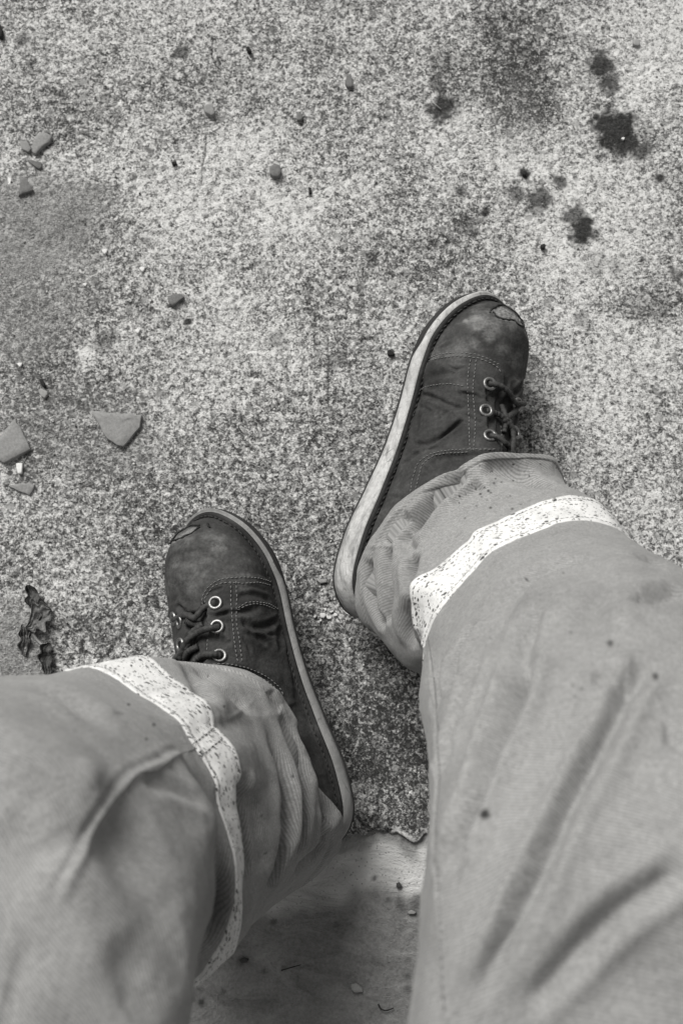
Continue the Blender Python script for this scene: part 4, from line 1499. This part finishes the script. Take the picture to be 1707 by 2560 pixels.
# ================================================================== THINGS LYING ON THE GROUND
def shard(name, poly, thick, mat, label, cat, group=None, tilt=0.0, n=None, jit=1.2, bevel=.18):
    """a flat broken piece: outline given where it lies, with real thickness and ragged, chamfered edges"""
    poly = np.array(poly, float)
    pts = []
    for i in range(len(poly)):
        a, b = poly[i], poly[(i + 1) % len(poly)]
        L = np.linalg.norm(b - a)
        m = max(1, int(L / 11))
        for t in range(m):
            p = a + (b - a) * t / m
            if t:
                p = p + rng.normal(0, jit, 2)
            pts.append(p)
    pts = np.array(pts)
    base = at(pts[:, 0], pts[:, 1], thick)
    c = base.mean(0)
    k = len(pts)
    def lev(s, z, j=0):
        q = c + (base - c) * s
        q[:, 2] = z + tilt * (q[:, 0] - c[0]) + (rng.normal(0, j, k) if j else 0)
        return q
    r = np.linalg.norm((base - c)[:, :2], axis=1).mean()
    b = min(.3, bevel * thick / r)
    rows = [lev(1.0, -.001), lev(1.015, thick * .45, .0003), lev(1.0, thick * .93, .0001), lev(1 - b * .4, thick, .00008), lev(.55, thick, .00025 if thick > .003 else .00012)]
    V = np.concatenate(rows + [np.array([[c[0], c[1], thick]])])
    f = grid_faces(5, k, True)
    j = np.arange(k)
    tri = np.stack([4 * k + j, 4 * k + (j + 1) % k, np.full(k, 5 * k)], 1)
    area = 0.5 * np.sum(base[:, 0] * np.roll(base[:, 1], -1) - np.roll(base[:, 0], -1) * base[:, 1])
    if area < 0:
        f, tri = f[:, ::-1], tri[:, ::-1]
    o = mesh_np(name, V, [f, tri], mat, origin=(c[0], c[1], 0), smooth_=False)
    return tag(o, label, cat, group)


def k3(*p):
    return [(x / 3.92, 900 + y / 3.92) for x, y in p]


def k0(*p):
    return [(x / 2.24, y / 2.24) for x, y in p]


G1 = 'slate shards on the concrete'
shard('slate_shard', k3((900, 500), (1140, 515), (1385, 535), (1370, 655), (1290, 750), (1212, 842), (1150, 832), (1050, 765), (1000, 690), (940, 570)), .0042, M_SLATE, 'large five-sided grey slate shard alone on the concrete above the left boot', 'shard', G1)
shard('slate_shard', k3((150, 570), (220, 700), (300, 870), (170, 940), (35, 1005), (-90, 900), (-100, 820), (20, 730)), .0055, M_SLATE, 'large pale slate shard with a pointed top cut by the left edge of the photo', 'shard', G1, tilt=.03)
shard('slate_shard', k3((85, 1232), (180, 1211), (340, 1217), (292, 1325), (190, 1285)), .0032, M_SLATE, 'narrow triangular slate shard below the small white stone', 'shard', G1, tilt=-.02)
shard('slate_shard', k3((330, 872), (285, 925), (225, 1032), (240, 970), (290, 900)), .0015, M_SLATE_D, 'thin dark slate splinter between the big pale shard and the small white stone', 'shard', G1, jit=.4)
shard('slate_shard', k0((240, 738), (290, 760), (280, 792), (235, 822), (200, 862), (184, 850), (185, 800), (210, 752)), .0050, M_SLATE, 'long grey slate shard, largest of the little cluster near the upper left', 'shard', G1)
shard('slate_shard', k0((110, 792), (150, 785), (175, 830), (162, 850), (122, 832)), .0042, M_SLATE, 'small rounded slate shard touching the left side of the long grey one', 'shard', G1)
shard('slate_shard', k0((155, 896), (230, 905), (235, 930), (220, 945), (190, 925)), .0040, M_SLATE_D, 'small wedge of slate just below the long grey shard', 'shard', G1, tilt=-.1)
shard('slate_shard', k0((115, 985), (150, 1000), (187, 1062), (105, 1095)), .0055, M_SLATE_D, 'dark triangular slate shard with pale flecks beside the tiny white flake', 'shard', G1, tilt=.05)
shard('paint_flake', k0((45, 990), (65, 990), (67, 1025), (55, 1035), (42, 1032)), .0010, M_QUARTZ, 'tiny white flake left of the dark triangular shard', 'flake', jit=.4)
shard('stone_chip', k0((1140, 600), (1155, 582), (1188, 580), (1205, 628), (1185, 645), (1150, 625)), .0060, M_SLATE, 'small grey stone chip alone in the upper middle of the slab', 'stone', tilt=-.03)
shard('stone_chip', [(690 + x, 426 + y) for x, y in ((-16, -10), (-4, -18), (10, -14), (14, 2), (8, 14), (-6, 15), (-16, 6))], .0065, M_SLATE_D, 'round brownish stone chip directly above the middle of the slab', 'stone')
shard('stone_chip', [(350 + x / 2.85, 600 + y / 2.85) for x, y in ((195, 412), (240, 380), (300, 385), (316, 405), (236, 465), (207, 452))], .0050, M_SLATE_D, 'flat rectangular brown stone chip lying well above the left boot', 'stone', tilt=.04)
shard('stone_chip', [(872 + x, 200 + y) for x, y in ((-7, -16), (5, -15), (10, 4), (8, 16), (-4, 17), (-10, 6))], .0055, M_SLATE_D, 'upright oval brown stone chip near the top centre of the photo', 'stone')
shard('stone_chip', [(748 + x, 291 + y) for x, y in ((-7, -7), (4, -9), (9, 0), (5, 8), (-6, 8))], .0045, M_SLATE_D, 'tiny dark stone chip below and left of the upright oval one', 'stone')
shard('stone_chip', k3((375, 300), (400, 275), (465, 305), (468, 330), (440, 372), (405, 350)), .0045, M_GRITG, 'pale pitted stone chip just under the black charred bit', 'stone', tilt=.05)
shard('white_stone', k3((160, 1012), (215, 1008), (220, 1040), (214, 1108), (175, 1112), (165, 1060)), .0050, M_QUARTZ, 'small white stone between two slate shards at the left', 'stone')
shard('charred_bit', k3((388, 190), (415, 180), (440, 225), (442, 262), (420, 255), (398, 225)), .0050, M_BLACKBIT, 'black charred bit on the left above a pale pitted chip', 'debris', jit=.5)
shard('stone_chip', [(975 + x, 881 + y) for x, y in ((-7, -5), (0, -8), (7, -2), (12, 4), (2, 7), (-6, 5))], .0045, M_BLACKBIT, 'black crumb beside the sole at the toe of the right boot', 'stone', jit=.5)
shard('stone_chip', k0((1378, 262), (1392, 256), (1408, 280), (1400, 290), (1385, 282)), .0050, M_BLACKBIT, 'black crumb near the top edge left of the upright oval chip', 'stone', jit=.5)
shard('stone_chip', k0((960, 905), (988, 903), (992, 918), (966, 920)), .0040, M_BLACKBIT, 'black crumb left of the round brownish stone chip', 'stone', jit=.5)
shard('stone_chip', k0((-12, 130), (4, 135), (16, 170), (10, 205), (-10, 200)), .0060, M_BLACKBIT, 'dark stone at the top left edge of the photo', 'stone')
shard('stone_chip', [(1357 + x * .75, 615 + y * .75) for x, y in ((-8, -5), (4, -9), (9, -2), (6, 7), (-5, 6))], .0055, M_BLACKBIT, 'dark pebble to the right above the toe of the right boot', 'stone', jit=.5)
shard('stone_chip', [(1310 + x * .75, 432 + y * .75) for x, y in ((-6, -6), (4, -8), (8, 0), (3, 7), (-5, 5))], .0050, M_BLACKBIT, 'dark pebble above the pair of blurred dark stains', 'stone', jit=.5)
shard('stone_chip', [(775 + x, 475 + y) for x, y in ((-4, -8), (3, -6), (4, 6), (-3, 8))], .0035, M_BLACKBIT, 'narrow black crumb right below the round brownish chip', 'stone', jit=.4)
shard('stone_chip', [(1590 + x, 105 + y) for x, y in ((-9, -5), (2, -8), (10, 0), (6, 8), (-7, 6))], .0035, M_GRITG, 'flat grey pebble in the bright upper right corner', 'stone', jit=.5)
shard('wood_chip', [(792, 1449), (815, 1446), (818, 1455), (800, 1458)], .0030, M_STRAW, 'pale wooden splinter poking out beside the heel of the right boot', 'splinter', jit=.3)
for (x, y, r, lab) in ((788, 1541, 4, 'white plaster crumb, leftmost of the cluster behind the right heel'), (800, 1550, 4, 'white plaster crumb, lowest of the cluster behind the right heel'),
                       (806, 1538, 7, 'white plaster crumb, biggest of the cluster behind the right heel'), (813, 1523, 4, 'white plaster crumb, topmost of the cluster behind the right heel'),
                       (822, 1542, 6, 'white plaster crumb in the middle of the cluster behind the right heel'), (829, 1528, 4, 'white plaster crumb at the upper right of the cluster behind the right heel'),
                       (838, 1537, 5, 'white plaster crumb, rightmost of the cluster behind the right heel')):
    an = np.sort(rng.uniform(0, 6.28, 6))
    shard('plaster_crumb', [(x + r * math.cos(a) * 1.2, y + r * math.sin(a)) for a in an], .0022, M_QUARTZ, lab, 'crumb', 'white plaster crumbs behind the right heel', jit=.3)
for (x, y, r, lab) in ((262, 628, 7, 'tiny heart-shaped white stone chip on the silty patch at the left'), (356, 672, 7, 'tiny white stone chip up and right of the silty patch'), (213, 711, 5, 'tiny white stone chip in the middle of the silty patch'),
                       (344, 827, 6, 'tiny white stone chip right of the soft brown stain'), (50, 911, 6, 'tiny white stone chip just above the charred bit at the left'), (239, 1652, 6, 'tiny white stone chip right above the left knee'),
                       (1557, 346, 4, 'white speck lying in the biggest dark stain')):
    shard('stone_chip', [(x - r, y - r * .5), (x - r * .2, y - r * .8), (x + r, y - r * .7), (x + r * .7, y + r * .3), (x, y + r), (x - r * .8, y + r * .2)], .0026, M_QUARTZ, lab, 'stone', jit=.3)


def straw(pts, r, mat, label, name='straw', cat='straw'):
    p = at(np.array([q[0] for q in pts]), np.array([q[1] for q in pts]), np.array([q[2] for q in pts]))
    c = p.mean(0)
    q = catmull(p, 24)
    V, Fc = tube(q, np.linspace(r, r * .6, 24), 7)
    return tag(mesh_np(name, V, Fc, mat, origin=(c[0], c[1], 0)), label, cat)


straw([(1080, 255, .001), (1090, 263, .003), (1102, 273, .001)], .0007, M_STRAW, 'bright straw lying across a small dark stain, upper right')
straw([(84, 1584, .003), (94, 1600, .002), (106, 1612, .002)], .0016, M_STRAW, 'short pale stick pointing out from under the dead leaf', 'twig', 'twig')
straw([(896, 2046, .002), (915, 2064, .001), (938, 2084, .0005)], .0006, M_GRITD, 'thin dark straw beside the heel of the left boot')
straw([(945, 2510, -.0105), (952, 2522, -.010), (965, 2526, -.010), (984, 2520, -.0105)], .0007, M_BLACKBIT, 'curled black hair or thread on the smooth lower floor', 'thread', 'thread')
straw([(703, 2426, -.0105), (730, 2418, -.009), (752, 2412, -.0105)], .0006, M_BLACKBIT, 'thin black straw lying flat on the smooth lower floor')


def leaf(cx, cy, L, Wd, yaw, curl, mat, label, seed, name='dead_leaf', zoff=.001, twist=.6):
    """a dry leaf that has rolled up: a veined sheet with lobed margins, bent and given thickness"""
    nu, nv = 60, 30
    u = np.linspace(0, 1, nu)[:, None]
    v = np.linspace(-1, 1, nv)[None]
    half = Wd * np.sin(np.pi * np.clip(u, .02, .98)) ** .6 * (1 + .25 * np.sin(u * 19 + seed))
    ang = curl * v * (1 + .4 * np.sin(u * 5 + seed)) + twist * (u - .5)
    rad = half / max(abs(curl), .3)
    x = (u - .5) * L + .15 * half * np.abs(v)
    y = rad * np.sin(ang) + .12 * L * np.sin(u * 3.6 + seed)
    z = zoff + rad * (1 - np.cos(ang)) * .55 + .0025 * np.sin(u * 8 + seed) ** 2
    P = np.stack(np.broadcast_arrays(x, y, z), -1)
    P = P + np.array([0, .3, 1]) * (.0022 * fbm(P, 130, seed, 3))[..., None]
    P[..., 2] += .0009 * np.cos(v * 14 + u * 6)
    P[..., 2] = np.maximum(P[..., 2], .0004)
    ca, sa = math.cos(yaw), math.sin(yaw)
    c = at(cx, cy, 0)
    Q = P.copy()
    Q[..., 0] = c[0] + P[..., 0] * ca - P[..., 1] * sa
    Q[..., 1] = c[1] + P[..., 0] * sa + P[..., 1] * ca
    n = grid_normals(Q, False)
    low = Q - np.array([0, 0, .0006])
    V = np.concatenate([Q.reshape(-1, 3), low.reshape(-1, 3)])
    f = grid_faces(nu, nv)
    k = nu * nv
    b = np.concatenate([np.arange(nv), (np.arange(nu) * nv + nv - 1)[1:], (k - 1 - np.arange(nv))[1:], ((nu - 1 - np.arange(nu)) * nv)[1:-1]])
    b2 = np.roll(b, -1)
    side = np.stack([b, b2, b2 + k, b + k], 1)
    return tag(mesh_np(name, V, [f, f[:, ::-1] + k, side], mat, origin=(c[0], c[1], 0)), label, 'leaf')


leaf(80, 1520, .040, .0110, math.radians(96), 1.5, M_LEAF_D, 'dark rolled dead leaf standing upright of the crumpled pair at the left', 3)
leaf(100, 1548, .026, .013, math.radians(25), 1.0, M_LEAF, 'light brown torn leaf piece lying over the dark rolled leaf', 5, zoff=.004)
leaf(64, 1600, .028, .0095, math.radians(110), 1.7, M_LEAF_D, 'dark curled leaf piece below the light torn one', 8)
leaf(120, 1652, .030, .010, math.radians(75), 1.6, M_LEAF_D, 'dark shrivelled leaf touching the top of the left knee', 11)
shard('dirt_clump', [(887 + x, 2476 + y) for x, y in ((-10, -8), (4, -10), (18, 0), (20, 10), (0, 12), (-8, 4))], .004, M_GRITG, 'pale crumb of mortar in the middle of the smooth lower floor', 'crumb', jit=.6).location.z -= .0125
shard('dirt_clump', [(998 + x, 2216 + y) for x, y in ((-6, -4), (2, -8), (8, 2), (2, 7), (-5, 5))], .0035, M_GRITD, 'dark crumb on the pale strip under the broken slab edge', 'crumb', jit=.6).location.z -= .012
shard('dirt_clump', [(607 + x, 2406 + y) for x, y in ((-12, 0), (0, -6), (12, -2), (8, 6), (-8, 6))], .004, M_GRITD, 'dark crumb on the lower floor beside the tip of the white band', 'crumb', jit=.6).location.z -= .0125
shard('dirt_clump', [(1030 + x, 2284 + y) for x, y in ((-10, 0), (0, -5), (12, 0), (8, 5), (-6, 5))], .003, M_GRITG, 'small grey crumb on the lower floor beside the right trouser leg', 'crumb', jit=.6).location.z -= .0125


def grit():
    """loose sand and grit: thousands of grains nobody could count"""
    ico = np.array([(0, 0, 1), (.894, 0, .447), (.276, .851, .447), (-.724, .526, .447), (-.724, -.526, .447), (.276, -.851, .447), (.724, .526, -.447), (-.276, .851, -.447), (-.894, 0, -.447), (-.276, -.851, -.447), (.724, -.526, -.447), (0, 0, -1)])
    tri = np.array([(0, 1, 2), (0, 2, 3), (0, 3, 4), (0, 4, 5), (0, 5, 1), (1, 6, 2), (2, 7, 3), (3, 8, 4), (4, 9, 5), (5, 10, 1), (2, 6, 7), (3, 7, 8), (4, 8, 9), (5, 9, 10), (1, 10, 6), (11, 7, 6), (11, 8, 7), (11, 9, 8), (11, 10, 9), (11, 6, 10)])
    n = 9000
    x = rng.uniform(-.40, .40, n)
    y = rng.uniform(-.03, .80, n)
    # more of it on the silty, sheltered left side and round the feet
    px = proj(np.stack([x, y, 0 * x], -1))
    w = .45 + .55 * (1 - smooth(250, 700, px[:, 0])) + .5 * np.exp(-((px[:, 0] - 950) / 200) ** 2 - ((px[:, 1] - 1700) / 350) ** 2)
    keep = rng.uniform(0, 1, n) < w
    x, y, px = x[keep], y[keep], px[keep]
    n = len(x)
    r = .00045 * np.exp(rng.normal(0, .42, n))
    jit = 1 + rng.normal(0, .22, (n, 12, 3))
    V = ico[None] * jit * (r[:, None] * rng.uniform(.6, 1.3, (n, 3)))[:, None] + np.stack([x, y, .0006 + r * .3], 1)[:, None]
    Fc = (tri[None] + (np.arange(n) * 12)[:, None, None]).reshape(-1, 3)
    mi = np.repeat(rng.choice([0, 1, 2], n, p=[.30, .38, .32]), 20)
    o = mesh_np('grit', V.reshape(-1, 3), Fc, [M_QUARTZ, M_GRITG, M_GRITD], fmat=mi, smooth_=False)
    tag(o, 'loose pale and dark sand grains scattered over the concrete', 'grit', kind='stuff')


grit()
